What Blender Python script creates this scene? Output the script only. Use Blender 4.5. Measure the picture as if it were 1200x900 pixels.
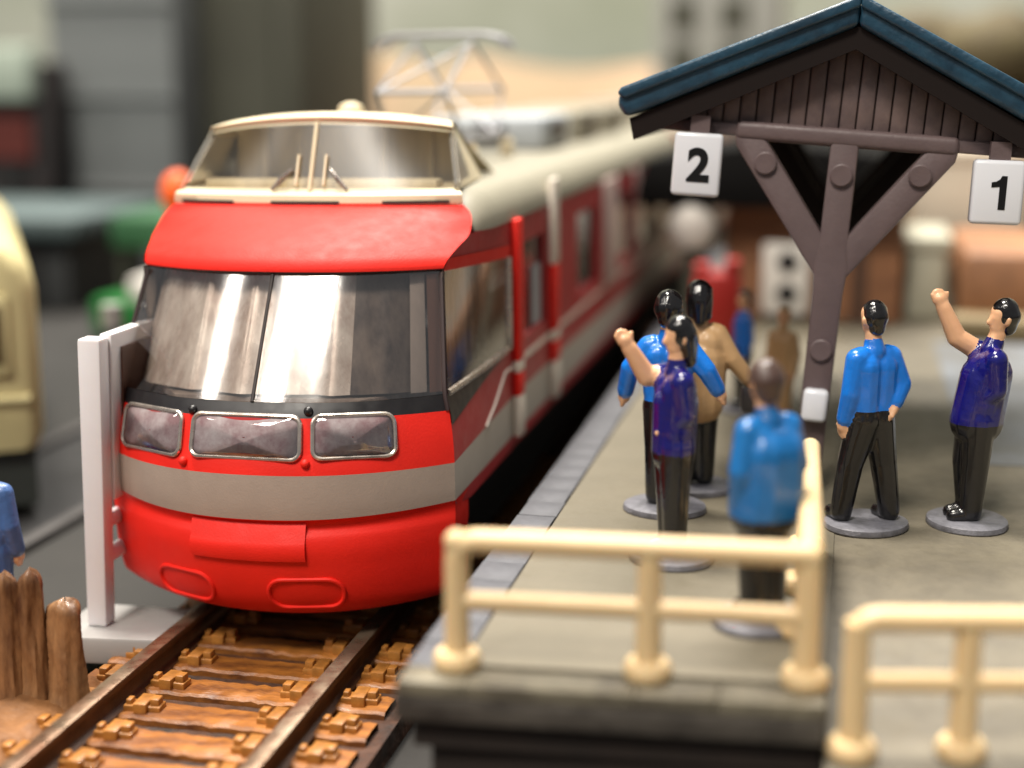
import bpy, bmesh, math, random
import numpy as np
from mathutils import Vector, Matrix, Euler

random.seed(7)
for _o in list(bpy.data.objects):
    bpy.data.objects.remove(_o)
scene = bpy.context.scene
COL = scene.collection
scene.unit_settings.system = 'METRIC'
scene.unit_settings.scale_length = 0.001          # one unit is one millimetre: this is a model railway
R = math.radians

# ------------------------------------------------------------------ camera
cam = bpy.data.cameras.new('camera')
cam_o = bpy.data.objects.new('camera', cam)
COL.objects.link(cam_o)
cam_o.location = (28.326, -68.028, 28.494)
cam_o.rotation_euler = Euler((R(90 - 11.894), 0, R(12.727)), 'XYZ')
cam.sensor_width = 36
cam.lens = 51.99
cam.clip_start = 1
cam.clip_end = 5000
cam.dof.use_dof = True
cam.dof.focus_distance = 73.5
cam.dof.aperture_fstop = 0.0245
cam.dof.aperture_blades = 0
scene.camera = cam_o

# ------------------------------------------------------------------ room light
world = bpy.data.worlds.new('World')
scene.world = world
world.use_nodes = True
bg = world.node_tree.nodes['Background']
bg.inputs[0].default_value = (0.93, 0.93, 0.94, 1)
bg.inputs[1].default_value = 0.28

def area(name, loc, target, sx, sy, power, col):
    l = bpy.data.lights.new(name, 'AREA')
    l.shape = 'RECTANGLE'; l.size = sx; l.size_y = sy; l.energy = power; l.color = col
    o = bpy.data.objects.new(name, l); COL.objects.link(o)
    o.location = loc
    d = Vector(target) - Vector(loc)
    o.rotation_euler = d.to_track_quat('-Z', 'Y').to_euler()
    return o
area('ceiling_and_fill_light', (-60, -420, 640), (0, 0, 10), 160, 160, 4.6e6, (1.0, 0.93, 0.83))
# ceiling spot over the layout, two tall lit panes in front of the exhibit (seen mirrored in the windscreen), an added far light that brightens the background
area('ceiling_and_fill_light', (-120, 60, 620), (10, 10, 8), 120, 120, 6.2e6, (1.0, 0.93, 0.83))
area('shop_lamp', (-190, -410, 480), (0, 1, 15), 70, 150, 0.75e6, (1.0, 0.93, 0.84))
area('shop_lamp', (-394, -311, 425), (0, 1, 15), 60, 150, 0.55e6, (1.0, 0.93, 0.84))
area('ceiling_and_fill_light', (0, 300, 560), (0, 190, 10), 300, 160, 5.6e6, (1.0, 0.95, 0.88))

scene.view_settings.view_transform = 'Standard'
scene.view_settings.look = 'None'
scene.view_settings.gamma = 1
scene.view_settings.exposure = 0
scene.view_settings.use_curve_mapping = False
scene.cycles.use_denoising = True
scene.cycles.max_bounces = 8
scene.cycles.transparent_max_bounces = 12
scene.cycles.caustics_reflective = False
scene.cycles.caustics_refractive = False
scene.cycles.sample_clamp_indirect = 6

# ------------------------------------------------------------------ materials
def lin(c):
    c = c / 255.0
    return c / 12.92 if c <= 0.04045 else ((c + 0.055) / 1.055) ** 2.4
def rgb(r, g, b):
    return (lin(r), lin(g), lin(b), 1)

def mat(name, col, rough=0.5, metal=0.0, coat=0.0, var=0.0, vscale=1.0, col2=None, bump=0.0, bscale=4.0, rvar=0.0, stretch=(1, 1, 1), spec=0.5, sss=0.0):
    m = bpy.data.materials.new(name); m.use_nodes = True
    nt = m.node_tree; b = nt.nodes['Principled BSDF']
    b.inputs['Base Color'].default_value = col
    b.inputs['Roughness'].default_value = rough
    b.inputs['Metallic'].default_value = metal
    b.inputs['Coat Weight'].default_value = coat
    b.inputs['Coat Roughness'].default_value = 0.08
    b.inputs['Specular IOR Level'].default_value = spec
    if sss:
        b.inputs['Subsurface Weight'].default_value = sss
        b.inputs['Subsurface Radius'].default_value = (0.5, 0.25, 0.12)
        b.inputs['Subsurface Scale'].default_value = 0.6
    tc = nt.nodes.new('ShaderNodeTexCoord'); mp = nt.nodes.new('ShaderNodeMapping')
    nt.links.new(tc.outputs['Object'], mp.inputs[0]); mp.inputs['Scale'].default_value = stretch
    if var or col2:
        n = nt.nodes.new('ShaderNodeTexNoise'); n.inputs['Scale'].default_value = vscale; n.inputs['Detail'].default_value = 6
        n.inputs['Roughness'].default_value = 0.65
        nt.links.new(mp.outputs[0], n.inputs[0])
        cr = nt.nodes.new('ShaderNodeValToRGB')
        cr.color_ramp.elements[0].position = 0.35; cr.color_ramp.elements[1].position = 0.68
        if col2:
            c2 = col2
        else:
            c2 = tuple(max(0, c * (1 - var)) for c in col[:3]) + (1,)
        cr.color_ramp.elements[0].color = c2; cr.color_ramp.elements[1].color = col
        nt.links.new(n.outputs[0], cr.inputs[0]); nt.links.new(cr.outputs[0], b.inputs['Base Color'])
    if rvar:
        n2 = nt.nodes.new('ShaderNodeTexNoise'); n2.inputs['Scale'].default_value = 1.3; n2.inputs['Detail'].default_value = 8
        nt.links.new(mp.outputs[0], n2.inputs[0])
        mr = nt.nodes.new('ShaderNodeMapRange'); mr.inputs[1].default_value = 0.3; mr.inputs[2].default_value = 0.7
        mr.inputs[3].default_value = max(0.03, rough - rvar); mr.inputs[4].default_value = rough + rvar
        nt.links.new(n2.outputs[0], mr.inputs[0]); nt.links.new(mr.outputs[0], b.inputs['Roughness'])
    if bump:
        n3 = nt.nodes.new('ShaderNodeTexNoise'); n3.inputs['Scale'].default_value = bscale; n3.inputs['Detail'].default_value = 5
        nt.links.new(mp.outputs[0], n3.inputs[0])
        bp = nt.nodes.new('ShaderNodeBump'); bp.inputs['Strength'].default_value = 1.0; bp.inputs['Distance'].default_value = bump
        nt.links.new(n3.outputs[0], bp.inputs['Height']); nt.links.new(bp.outputs[0], b.inputs['Normal'])
    return m

def glass(name, tint, refl=0.12, rough=0.04, wave=0.0):
    m = bpy.data.materials.new(name); m.use_nodes = True
    nt = m.node_tree; nt.nodes.clear()
    out = nt.nodes.new('ShaderNodeOutputMaterial'); mix = nt.nodes.new('ShaderNodeMixShader')
    tr = nt.nodes.new('ShaderNodeBsdfTransparent'); gl = nt.nodes.new('ShaderNodeBsdfGlossy')
    tr.inputs[0].default_value = tint; gl.inputs['Roughness'].default_value = rough
    gl.inputs[0].default_value = (1, 1, 1, 1)
    fr = nt.nodes.new('ShaderNodeFresnel'); fr.inputs[0].default_value = 1.5
    ad = nt.nodes.new('ShaderNodeMath'); ad.operation = 'ADD'; ad.inputs[1].default_value = refl; ad.use_clamp = True
    nt.links.new(fr.outputs[0], ad.inputs[0]); nt.links.new(ad.outputs[0], mix.inputs[0])
    nt.links.new(tr.outputs[0], mix.inputs[1]); nt.links.new(gl.outputs[0], mix.inputs[2]); nt.links.new(mix.outputs[0], out.inputs[0])
    if wave:
        tc = nt.nodes.new('ShaderNodeTexCoord'); mp = nt.nodes.new('ShaderNodeMapping'); mp.inputs['Scale'].default_value = (1.0, 1.0, 0.12)
        n = nt.nodes.new('ShaderNodeTexNoise'); n.inputs['Scale'].default_value = 0.9; n.inputs['Detail'].default_value = 3
        bp = nt.nodes.new('ShaderNodeBump'); bp.inputs['Distance'].default_value = wave
        nt.links.new(tc.outputs['Object'], mp.inputs[0]); nt.links.new(mp.outputs[0], n.inputs[0]); nt.links.new(n.outputs[0], bp.inputs['Height'])
        nt.links.new(bp.outputs[0], gl.inputs['Normal'])
    return m

M = {}
M['red'] = mat('red_paint', rgb(238, 40, 28), 0.55, spec=0.3, var=0.10, vscale=0.25, rvar=0.06, bump=0.012, bscale=9)
M['shaded_red'] = mat('shaded_red_paint', rgb(178, 36, 42), 0.5, var=0.12, vscale=0.3, rvar=0.06)  # livery red darkened: shade on the train's side put into the colour
M['stripe'] = mat('grey_stripe_paint', rgb(168, 152, 140), 0.5, var=0.08, vscale=0.6, bump=0.012, bscale=9)
M['side_stripe'] = mat('pale_grey_paint', rgb(190, 182, 170), 0.5, var=0.08, vscale=0.6)
M['cream'] = mat('cream_plastic', rgb(222, 208, 176), 0.42, var=0.05, vscale=0.5, rvar=0.08, sss=0.1, bump=0.01, bscale=8)
M['roof'] = mat('roof_cream', rgb(142, 137, 121), 0.5, var=0.08, vscale=0.4, rvar=0.06)
M['black'] = mat('black_paint', rgb(24, 22, 24), 0.4, rvar=0.1)
M['under'] = mat('underframe_black', rgb(16, 15, 16), 0.6)
M['gasket'] = mat('dark_gap', rgb(40, 22, 22), 0.6)
M['windscreen'] = glass('windscreen_plastic', (0.96, 0.93, 0.90, 1), 0.11, 0.11, 0.006)
M['cab_glass'] = glass('cab_plastic', (0.97, 0.94, 0.88, 1), 0.0, 0.3, 0.004)
M['lens'] = glass('lamp_lens', (0.95, 0.92, 0.93, 1), 0.10, 0.06, 0.006)
M['inner'] = mat('cabin_inner', rgb(196, 180, 168), 0.4, col2=rgb(112, 92, 84), vscale=0.7, stretch=(1, 1, 0.1), rvar=0.1)
M['inner_dark'] = mat('cabin_dark', rgb(58, 50, 48), 0.5, var=0.4, vscale=0.5)
M['inner_tan'] = mat('cab_inner_tan', rgb(232, 218, 186), 0.5, col2=rgb(198, 182, 148), vscale=0.5, stretch=(1, 1, 0.1))
M['seat'] = mat('seat_brown', rgb(150, 122, 110), 0.45, var=0.3, vscale=1)
M['chrome'] = mat('worn_silver', rgb(205, 195, 185), 0.28, metal=0.85, rvar=0.1, var=0.2, vscale=2)
M['reflector'] = mat('lamp_inside', rgb(246, 236, 234), 0.35, col2=rgb(186, 146, 148), vscale=0.9, rvar=0.1)
M['win_dark'] = mat('side_window', rgb(58, 62, 60), 0.12, var=0.4, vscale=0.2, spec=0.6)
M['white_band'] = mat('white_band', rgb(232, 222, 208), 0.4)
M['pale_panel'] = mat('pale_pink_paint', rgb(196, 172, 166), 0.45, var=.08, vscale=.3)
M['grey_metal'] = mat('grey_metal', rgb(128, 128, 132), 0.4, metal=0.3)
M['ac_grey'] = mat('unit_grey', rgb(170, 176, 182), 0.5, var=0.1, vscale=0.5)
M['rail_top'] = mat('rail_steel', rgb(150, 138, 118), 0.32, metal=0.75, col2=rgb(120, 84, 62), vscale=0.25, rvar=0.12)
M['rail_web'] = mat('rail_rust', rgb(96, 62, 36), 0.6, var=0.4, vscale=1.2, bump=0.03, bscale=6)
M['sleeper'] = mat('sleeper_brown', rgb(170, 108, 44), 0.46, col2=rgb(92, 52, 24), vscale=0.6, stretch=(0.7, 2, 1), bump=0.05, bscale=3, coat=0.05)
M['fasten'] = mat('fastening_brown', rgb(186, 124, 56), 0.46, var=0.45, vscale=1.5, coat=0.2, bump=0.03)
M['bed'] = mat('track_bed', rgb(84, 48, 24), 0.7, col2=rgb(36, 22, 14), vscale=0.5, bump=0.3, bscale=1.2)
M['ground'] = mat('baseboard', rgb(38, 36, 33), 0.8, var=0.4, vscale=0.05, bump=0.1, bscale=0.8)
M['asphalt'] = mat('model_asphalt', rgb(28, 27, 28), 0.75, var=0.3, vscale=0.2, bump=0.05)
M['kerb'] = mat('kerb_grey', rgb(70, 67, 66), 0.7, var=0.25, vscale=0.3)
M['earth'] = mat('brown_earth', rgb(150, 104, 62), 0.6, col2=rgb(96, 62, 34), vscale=0.35, bump=0.15, bscale=1.2)
M['stake'] = mat('stake_brown', rgb(160, 118, 78), 0.45, col2=rgb(80, 48, 26), vscale=0.8, stretch=(1, 1, 0.3), bump=0.12, bscale=1.5, coat=0.15)
M['plat'] = mat('platform_top', rgb(110, 103, 87), 0.55, col2=rgb(101, 95, 80), vscale=0.15, bump=0.02, bscale=3, rvar=0.08)
M['ramp'] = mat('ramp_top', rgb(112, 105, 89), 0.6, col2=rgb(94, 88, 75), vscale=0.5, bump=0.04, bscale=3, rvar=0.1)
M['plat_edge'] = mat('platform_edge', rgb(92, 86, 78), 0.6, col2=rgb(52, 47, 42), vscale=0.6, stretch=(0.6, 1, 1), bump=0.05)
M['lip'] = mat('edge_stone', rgb(130, 123, 104), 0.5, col2=rgb(84, 78, 66), vscale=0.5, bump=0.04)
M['edge_tile'] = mat('edge_tile_blue_grey', rgb(90, 91, 96), 0.6, col2=rgb(76, 77, 82), vscale=0.9, bump=0.03)
M['plat_base'] = mat('platform_base', rgb(40, 30, 24), 0.8, var=0.4, vscale=0.3)
M['rail_cream'] = mat('railing_cream', rgb(222, 194, 148), 0.42, var=0.06, vscale=0.4, sss=0.25, rvar=0.06)
M['teal'] = mat('roof_teal', rgb(38, 76, 98), 0.38, col2=rgb(24, 52, 70), vscale=0.6, coat=0.1, bump=0.06, bscale=2.5, rvar=0.1)
M['wood'] = mat('canopy_brown', rgb(104, 88, 88), 0.5, var=0.15, vscale=0.7, bump=0.015, bscale=6, rvar=0.1)
M['plank'] = mat('gable_brown', rgb(116, 98, 94), 0.55, col2=rgb(90, 76, 76), vscale=0.6, bump=0.02)
M['soffit'] = mat('soffit_shaded', rgb(26, 18, 16), 0.7, spec=0.2)  # near black brown: shade under the roof put into the colour
M['sign_white'] = mat('sign_white', rgb(232, 234, 240), 0.22, coat=0.3)
M['ink'] = mat('sign_ink', rgb(12, 12, 14), 0.35)
M['stand_white'] = mat('stand_white', rgb(226, 222, 224), 0.4, var=0.04, vscale=0.5, sss=0.1)
M['stand_panel'] = mat('stand_panel', rgb(74, 40, 26), 0.5, var=0.3)
M['slab_grey'] = mat('slab_grey', rgb(158, 156, 154), 0.45, var=0.08, vscale=0.4, rvar=0.1)
M['disc'] = mat('figure_base_grey', rgb(122, 122, 130), 0.5, col2=rgb(92, 92, 98), vscale=1.2, bump=0.05)
M['skin'] = mat('painted_skin', rgb(226, 176, 136), 0.35, var=0.08, vscale=1.5, sss=0.15, coat=0.2)
M['blue'] = mat('painted_blue', rgb(16, 116, 214), 0.28, coat=0.5, var=0.12, vscale=1.2, bump=0.04, bscale=2.5)
M['navy'] = mat('painted_navy', rgb(14, 14, 104), 0.2, coat=0.6, var=0.2, vscale=1.2, bump=0.04, bscale=2.5)
M['tan'] = mat('painted_tan', rgb(204, 164, 116), 0.4, coat=0.2, var=0.12, vscale=1.2)
M['trouser'] = mat('painted_black', rgb(16, 15, 17), 0.24, coat=0.4, bump=0.03, bscale=2.5)
M['hair'] = mat('painted_hair', rgb(12, 10, 11), 0.16, coat=0.6, bump=0.05, bscale=3)
M['hair_brown'] = mat('painted_brown_hair', rgb(70, 52, 46), 0.4, coat=0.2, bump=0.04)
M['denim'] = mat('painted_denim', rgb(70, 104, 160), 0.4, coat=0.2, var=0.2, vscale=1, bump=0.04)
M['bag'] = mat('painted_bag', rgb(40, 36, 38), 0.35, coat=0.2)

# ------------------------------------------------------------------ mesh helpers
ORG = {}
def tag(o, label=None, cat=None, group=None, kind=None):
    if label: o['label'] = label
    if cat: o['category'] = cat
    if group: o['group'] = group
    if kind: o['kind'] = kind
    return o

def empty(name, loc, label=None, cat=None, group=None, kind=None):
    o = bpy.data.objects.new(name, None); COL.objects.link(o)
    o.location = loc; o.empty_display_size = 1
    ORG[o] = Vector(loc)
    return tag(o, label, cat, group, kind)

class MB:
    def __init__(s):
        s.v = []; s.f = []; s.m = []
    def add(s, vs, fs, mi=0):
        n = len(s.v); s.v += [tuple(p) for p in vs]
        s.f += [tuple(i + n for i in f) for f in fs]; s.m += [mi] * len(fs)
        return s
    def box(s, x0, x1, y0, y1, z0, z1, mi=0):
        v = [(x0, y0, z0), (x1, y0, z0), (x1, y1, z0), (x0, y1, z0), (x0, y0, z1), (x1, y0, z1), (x1, y1, z1), (x0, y1, z1)]
        return s.add(v, [(0, 3, 2, 1), (4, 5, 6, 7), (0, 1, 5, 4), (1, 2, 6, 5), (2, 3, 7, 6), (3, 0, 4, 7)], mi)
    def grid(s, rows, mi=0, flip=False, close=False):
        nr = len(rows); nc = len(rows[0]); vs = [p for r in rows for p in r]; fs = []
        for i in range(nr - 1):
            for j in range(nc if close else nc - 1):
                k = (j + 1) % nc
                q = (i * nc + j, i * nc + k, (i + 1) * nc + k, (i + 1) * nc + j)
                fs.append(q[::-1] if flip else q)
        return s.add(vs, fs, mi)
    def tube(s, path, rad, n=12, closed=False, mi=0, cap=True):
        P = [Vector(p) for p in path]; m = len(P); rows = []
        rr = rad if isinstance(rad, (list, tuple)) else [rad] * m
        t0 = (P[1] - P[0]).normalized()
        up = Vector((0, 0, 1)) if abs(t0.z) < 0.9 else Vector((1, 0, 0))
        nrm = (up - t0 * up.dot(t0)).normalized()
        for i in range(m):
            if closed: t = (P[(i + 1) % m] - P[i - 1]).normalized()
            elif i == 0: t = t0
            elif i == m - 1: t = (P[-1] - P[-2]).normalized()
            else: t = (P[i + 1] - P[i - 1]).normalized()
            nrm = (nrm - t * nrm.dot(t)).normalized(); b = t.cross(nrm)
            rows.append([P[i] + (nrm * math.cos(a) + b * math.sin(a)) * rr[i] for a in [2 * math.pi * k / n for k in range(n)]])
        if closed: rows.append(rows[0])
        base = len(s.v)
        s.grid(rows, mi, close=True)
        if cap and not closed:
            s.f.append(tuple(base + k for k in range(n))[::-1]); s.m.append(mi)
            e = base + (m - 1) * n
            s.f.append(tuple(e + k for k in range(n))); s.m.append(mi)
        return s
    def lathe(s, c, prof, n=24, mi=0):
        rows = [[(c[0] + r * math.cos(2 * math.pi * k / n), c[1] + r * math.sin(2 * math.pi * k / n), c[2] + z) for k in range(n)] for r, z in prof]
        base = len(s.v); s.grid(rows, mi, close=True)
        s.f.append(tuple(base + k for k in range(n))[::-1]); s.m.append(mi)
        e = base + (len(prof) - 1) * n
        s.f.append(tuple(e + k for k in range(n))); s.m.append(mi)
        return s
    def prism(s, poly, y0, y1, mi=0):
        n = len(poly)
        v = [(x, y0, z) for x, z in poly] + [(x, y1, z) for x, z in poly]
        f = [tuple(range(n)), tuple(range(2 * n - 1, n - 1, -1))] + [(i, i + n, (i + 1) % n + n, (i + 1) % n) for i in range(n)]
        return s.add(v, f, mi)
    def slab(s, poly, z0, z1, mi=0):
        n = len(poly)
        v = [(x, y, z0) for x, y in poly] + [(x, y, z1) for x, y in poly]
        f = [tuple(range(n - 1, -1, -1)), tuple(range(n, 2 * n))] + [(i, (i + 1) % n, (i + 1) % n + n, i + n) for i in range(n)]
        return s.add(v, f, mi)
    def ball(s, c, r, nu=16, nv=10, mi=0):
        rx, ry, rz = r if isinstance(r, (tuple, list)) else (r, r, r)
        rows = []
        for i in range(nv + 1):
            a = -math.pi / 2 + math.pi * i / nv
            ca = max(math.cos(a), 1e-3)
            rows.append([(c[0] + rx * ca * math.cos(2 * math.pi * k / nu), c[1] + ry * ca * math.sin(2 * math.pi * k / nu), c[2] + rz * math.sin(a)) for k in range(nu)])
        return s.grid(rows, mi, close=True)
    def build(s, name, mats, parent=None, smooth=False, bevel=0.0, local=False, seg=2, angle=40):
        me = bpy.data.meshes.new(name)
        off = ORG.get(parent, Vector((0, 0, 0))) if (parent is not None and not local) else Vector((0, 0, 0))
        me.from_pydata([(p[0] - off.x, p[1] - off.y, p[2] - off.z) for p in s.v], [], s.f)
        if not isinstance(mats, (list, tuple)): mats = [mats]
        for m in mats: me.materials.append(m)
        for p, mi in zip(me.polygons, s.m):
            p.material_index = mi
        bm = bmesh.new(); bm.from_mesh(me)
        bmesh.ops.remove_doubles(bm, verts=bm.verts, dist=1e-4)
        bmesh.ops.recalc_face_normals(bm, faces=bm.faces)
        if bevel:
            es = [e for e in bm.edges if len(e.link_faces) == 2 and e.calc_face_angle(0) > R(angle)]
            bmesh.ops.bevel(bm, geom=es, offset=bevel, segments=seg, profile=0.5, affect='EDGES', clamp_overlap=True)
            smooth = True
        if smooth:
            for f in bm.faces: f.smooth = True
            for e in bm.edges:
                e.smooth = not (len(e.link_faces) == 2 and e.calc_face_angle(0) > R(38))
        bm.to_mesh(me); bm.free()
        o = bpy.data.objects.new(name, me); COL.objects.link(o)
        if parent is not None:
            o.parent = parent
            ORG[o] = off
        return o

def clone(o, parent=None, loc=None):
    c = o.copy(); COL.objects.link(c)
    c.parent = parent
    if loc is not None: c.location = loc
    for k in o.children:
        clone(k, c)
    return c

# ------------------------------------------------------------------ setting
g = MB()
NG = 60
def gz(x, y):
    return -3.0
g.add([(-1500, -700, -3), (1500, -700, -3), (1500, 1500, -3), (-1500, 1500, -3)], [(0, 1, 2, 3)])
tag(g.build('ground', M['ground']), kind='structure')
r = MB(); r.box(-37, -24.6, -60, 320, -2.99, -2.9)
tag(r.build('road', M['asphalt']), kind='structure')
for x0 in (-25.2, -38.2):
    k = MB(); k.box(x0, x0 + 1.1, -60, 320, -2.99, -2.35)
    tag(k.build('kerb', M['kerb'], bevel=0.12), kind='structure')
# mound of brown scenery plaster left of the rails
rows = []
for i in range(31):
    row_ = []
    for j in range(25):
        x = -19 + 13.2 * j / 24; y = -22 + 19.0 * i / 30
        e = min(1, (1 - ((x + 12.4) / 6.6) ** 2) * 2.2) * min(1, max(0, (-3.0 - y)) / 2.2) if abs(x + 12.4) < 6.6 else 0
        zz = -3.05 + 2.2 * max(0, e) ** 0.6 + 0.25 * math.sin(x * 1.9 + y * 0.7) * math.sin(y * 1.3) * max(0, e)
        row_.append((x, y, zz))
    rows.append(row_)
mo = MB(); mo.grid(rows)
fp = MB(); fp.slab([(-18.5, -4.6), (-11.8, -4.6), (-11.8, 1.2), (-18.5, 1.2)], -2.98, -1.52)
tag(fp.build('footpath', M['earth'], bevel=.3), kind='structure')
tag(mo.build('earth_mound', M['earth'], smooth=True), kind='structure')
bd = MB(); bd.slab([(-8.2, -60), (8.6, -60), (8.6, 340), (-8.2, 340)], -2.98, -1.75)
tag(bd.build('track_bed', M['bed']), kind='structure')

# ------------------------------------------------------------------ track
track = empty('railway_track', (0, 0, -1.75), 'straight model railway track with rusty rails and glossy brown sleepers', 'track')
rail_prof = [(-0.42, 0), (0.42, 0), (0.42, -0.34), (0.16, -0.5), (0.16, -1.25), (0.55, -1.4), (0.55, -1.6), (-0.55, -1.6), (-0.55, -1.4), (-0.16, -1.25), (-0.16, -0.5), (-0.42, -0.34)]
for sx in (-4.95, 4.95):
    b = MB(); b.prism([(sx + px, pz) for px, pz in rail_prof], -60, 340)
    ro = b.build('rail', [M['rail_web'], M['rail_top']], track, bevel=0.06)
    for p in ro.data.polygons:
        if p.center.z > 1.75 - 0.03: p.material_index = 1
rng = random.Random(3)
def sleeper_mesh(k):
    b = MB(); rg = random.Random(k)
    # plank with an uneven moulded front edge
    n = 40; front = []; back = []
    for i in range(n + 1):
        x = -8.0 + 16.0 * i / n
        front.append((x, -0.98 + rg.uniform(-0.06, 0.06))); back.append((x, 0.98 + rg.uniform(-0.05, 0.05)))
    z1 = [-1.38 + rg.uniform(-0.045, 0.045) for _ in range(n + 1)]
    rows = [[(p[0], p[1], -2.2) for p in front], [(p[0], p[1], z1[i] - 0.12) for i, p in enumerate(front)], [(p[0], p[1] + 0.14, z1[i]) for i, p in enumerate(front)],
            [(p[0], 0, z1[i] + 0.03 + rg.uniform(-.02, .02)) for i, p in enumerate(front)],
            [(p[0], p[1] - 0.14, z1[i]) for i, p in enumerate(back)], [(p[0], p[1], z1[i] - 0.12) for i, p in enumerate(back)], [(p[0], p[1], -2.2) for p in back]]
    b.grid(rows)
    return b
def fasten_mesh():
    b = MB()
    b.box(-1.05, 1.05, -0.5, 0.5, -1.45, -1.08)
    b.box(-0.38, 0.38, -0.78, 0.78, -1.45, -0.86)
    b.box(-0.95, -0.45, -0.36, 0.36, -1.2, -0.74)
    b.box(.62, .95, -0.3, 0.3, -1.2, -0.84)
    return b
protos = []
for k in range(4):
    so = sleeper_mesh(k).build('sleeper', M['sleeper'], track, smooth=True)
    protos.append(so)
fm = fasten_mesh().build('fastening', M['fasten'], protos[0], bevel=0.07)
FX = (-6.35, -3.4, 3.4, 6.5)
fm.location = (FX[0], 0, 0)
idx = 0
for i in range(26):
    y = -34.3 + 3.0 * i
    src = protos[i] if i < 4 else None
    if src is None:
        src = protos[i % 4].copy(); COL.objects.link(src); src.parent = track
    src.location = (rng.uniform(-.15, .15), y, 0)
    for q, fx in enumerate(FX):
        if i == 0 and q == 0: continue
        f = fm.copy(); COL.objects.link(f); f.parent = src
        f.scale = (.88, .85, 1); f.location = (fx, rng.uniform(-.1, .1), 0); f.rotation_euler.z = rng.uniform(-.06, .06) + (math.pi if q % 2 else 0)

# ------------------------------------------------------------------ platform
plat = empty('station_platform', (20, 0, -3), 'grey station platform slab with blue grey edge tiles beside the red train', 'platform')
b = MB(); b.slab([(14.5, -15.75), (28.44, -14.65), (28.44, 170), (14.0, 170)], 4.4, 6.0)
b.build('top_slab', M['plat'], plat)
b = MB(); b.slab([(12.42, -18.0), (28.4, -16.75), (28.4, 170), (12.3, 170)], 4.45, 5.45)
b.build('edge_slab', M['plat_edge'], plat, bevel=0.05)
b = MB(); b.slab([(13.6, -16.9), (60, -14.5), (60, 170), (13.4, 170)], -3.0, 3.2)
b.build('base_wall', M['plat_base'], plat)
b = MB(); b.slab([(13.0, -17.4), (28.3, -16.2), (28.3, 170), (12.9, 170)], 3.2, 4.5)
b.build('fascia', M['plat_base'], plat)
# edge tiles along the track
y = -16.3; k = 0
while y < 120:
    L = 2.55
    b = MB(); b.box(-1.0, 1.0, 0.02, L - 0.02, -.25, 0.42)
    if k == 0:
        t0 = b.build('tile', M['edge_tile'], plat, bevel=0.035, local=True)
    else:
        t0 = t0.copy(); COL.objects.link(t0)
    xx = 13.42 - 0.0035 * (y + 16)
    t0.parent = plat; t0.location = (xx - 20 + rng.uniform(-.03, .03), y, 5.6 + 3 + rng.uniform(-.015, .015))
    y += L; k += 1
# edge stones along the near end
x = 12.5
lens = [2.6, 6.4, 3.0, 3.9]
for L in lens:
    b = MB()
    ya = -17.98 + (x - 12.42) * 0.0785; yb = -17.98 + (x + L - 12.42) * 0.0785
    b.slab([(x + .015, ya), (x + L - .015, yb), (x + L - .015, yb + 1.6), (x + .04, ya + 1.6)], 5.46, 6.02)
    b.build('edge_stone', M['lip'], plat, bevel=0.05)
    x += L
b = MB()
rows = []
for yy, zz in ((170, 5.97), (1.2, 5.97), (-0.5, 5.85), (-16.6, 3.95), (-26, 2.9)):
    rows.append([(28.46, yy, zz), (80, yy, zz)])
b.grid(rows)
b.grid([[(28.42, yy, zz) for yy, zz in ((170, 5.97), (1.2, 5.97), (-0.5, 5.85), (-16.6, 3.95), (-26, 2.9))], [(28.42, yy, -3) for yy in (170, 1.2, -0.5, -16.6, -26)]])
b.grid([[(28.42, -26, 2.9), (80, -24.5, 2.9)], [(28.42, -26, -3), (80, -24.5, -3)]])
b.build('ramp', M['ramp'], plat)

# ------------------------------------------------------------------ train
# rows of the nose: s (centre height), corner height, centre y, corner y, half width
ROWS = np.array([(1.1, 1.8, .1, 3.0, 9.1), (1.45, 2.0, -.45, 2.8, 9.3), (2.5, 2.9, -1.15, 2.6, 9.45), (4.0, 4.2, -1.6, 2.45, 9.52), (5.1, 5.3, -1.78, 2.4, 9.55), (5.7, 5.95, -1.68, 2.4, 9.55),
 (6.1, 6.35, -1.38, 2.5, 9.53), (6.5, 6.75, -1.5, 2.45, 9.55), (6.65, 6.95, -1.78, 2.35, 9.58), (7.6, 7.8, -1.86, 2.3, 9.6), (8.95, 8.95, -1.8, 2.3, 9.6), (10.0, 9.9, -1.5, 2.35, 9.55), (11.7, 11.6, -1.0, 2.6, 9.3),
 (12.4, 12.4, -.6, 2.75, 9.12), (15.2, 15.2, 1.05, 4.1, 8.72), (18.35, 18.3, 2.9, 5.6, 8.28), (18.5, 18.45, 2.7, 5.5, 8.36), (18.9, 18.85, 2.8, 5.8, 8.5), (19.5, 19.4, 3.45, 6.9, 8.78), (20.2, 20.0, 4.8, 8.3, 9.08), (20.8, 20.65, 6.3, 9.1, 9.0), (21.2, 21.1, 7.5, 9.5, 8.75), (21.45, 21.4, 8.3, 9.6, 8.4)])
def pchip(xs, ys, x):
    h = np.diff(xs); d = np.diff(ys) / h; m = np.zeros(len(xs))
    for i in range(1, len(xs) - 1):
        if d[i - 1] * d[i] > 0:
            w1 = 2 * h[i] + h[i - 1]; w2 = h[i] + 2 * h[i - 1]; m[i] = (w1 + w2) / (w1 / d[i - 1] + w2 / d[i])
    m[0] = d[0]; m[-1] = d[-1]
    i = int(min(max(np.searchsorted(xs, x) - 1, 0), len(xs) - 2)); t = (x - xs[i]) / h[i]
    return (2 * t**3 - 3 * t**2 + 1) * ys[i] + (t**3 - 2 * t**2 + t) * h[i] * m[i] + (-2 * t**3 + 3 * t**2) * ys[i + 1] + (t**3 - t**2) * h[i] * m[i + 1]
_rc = {}
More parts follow.
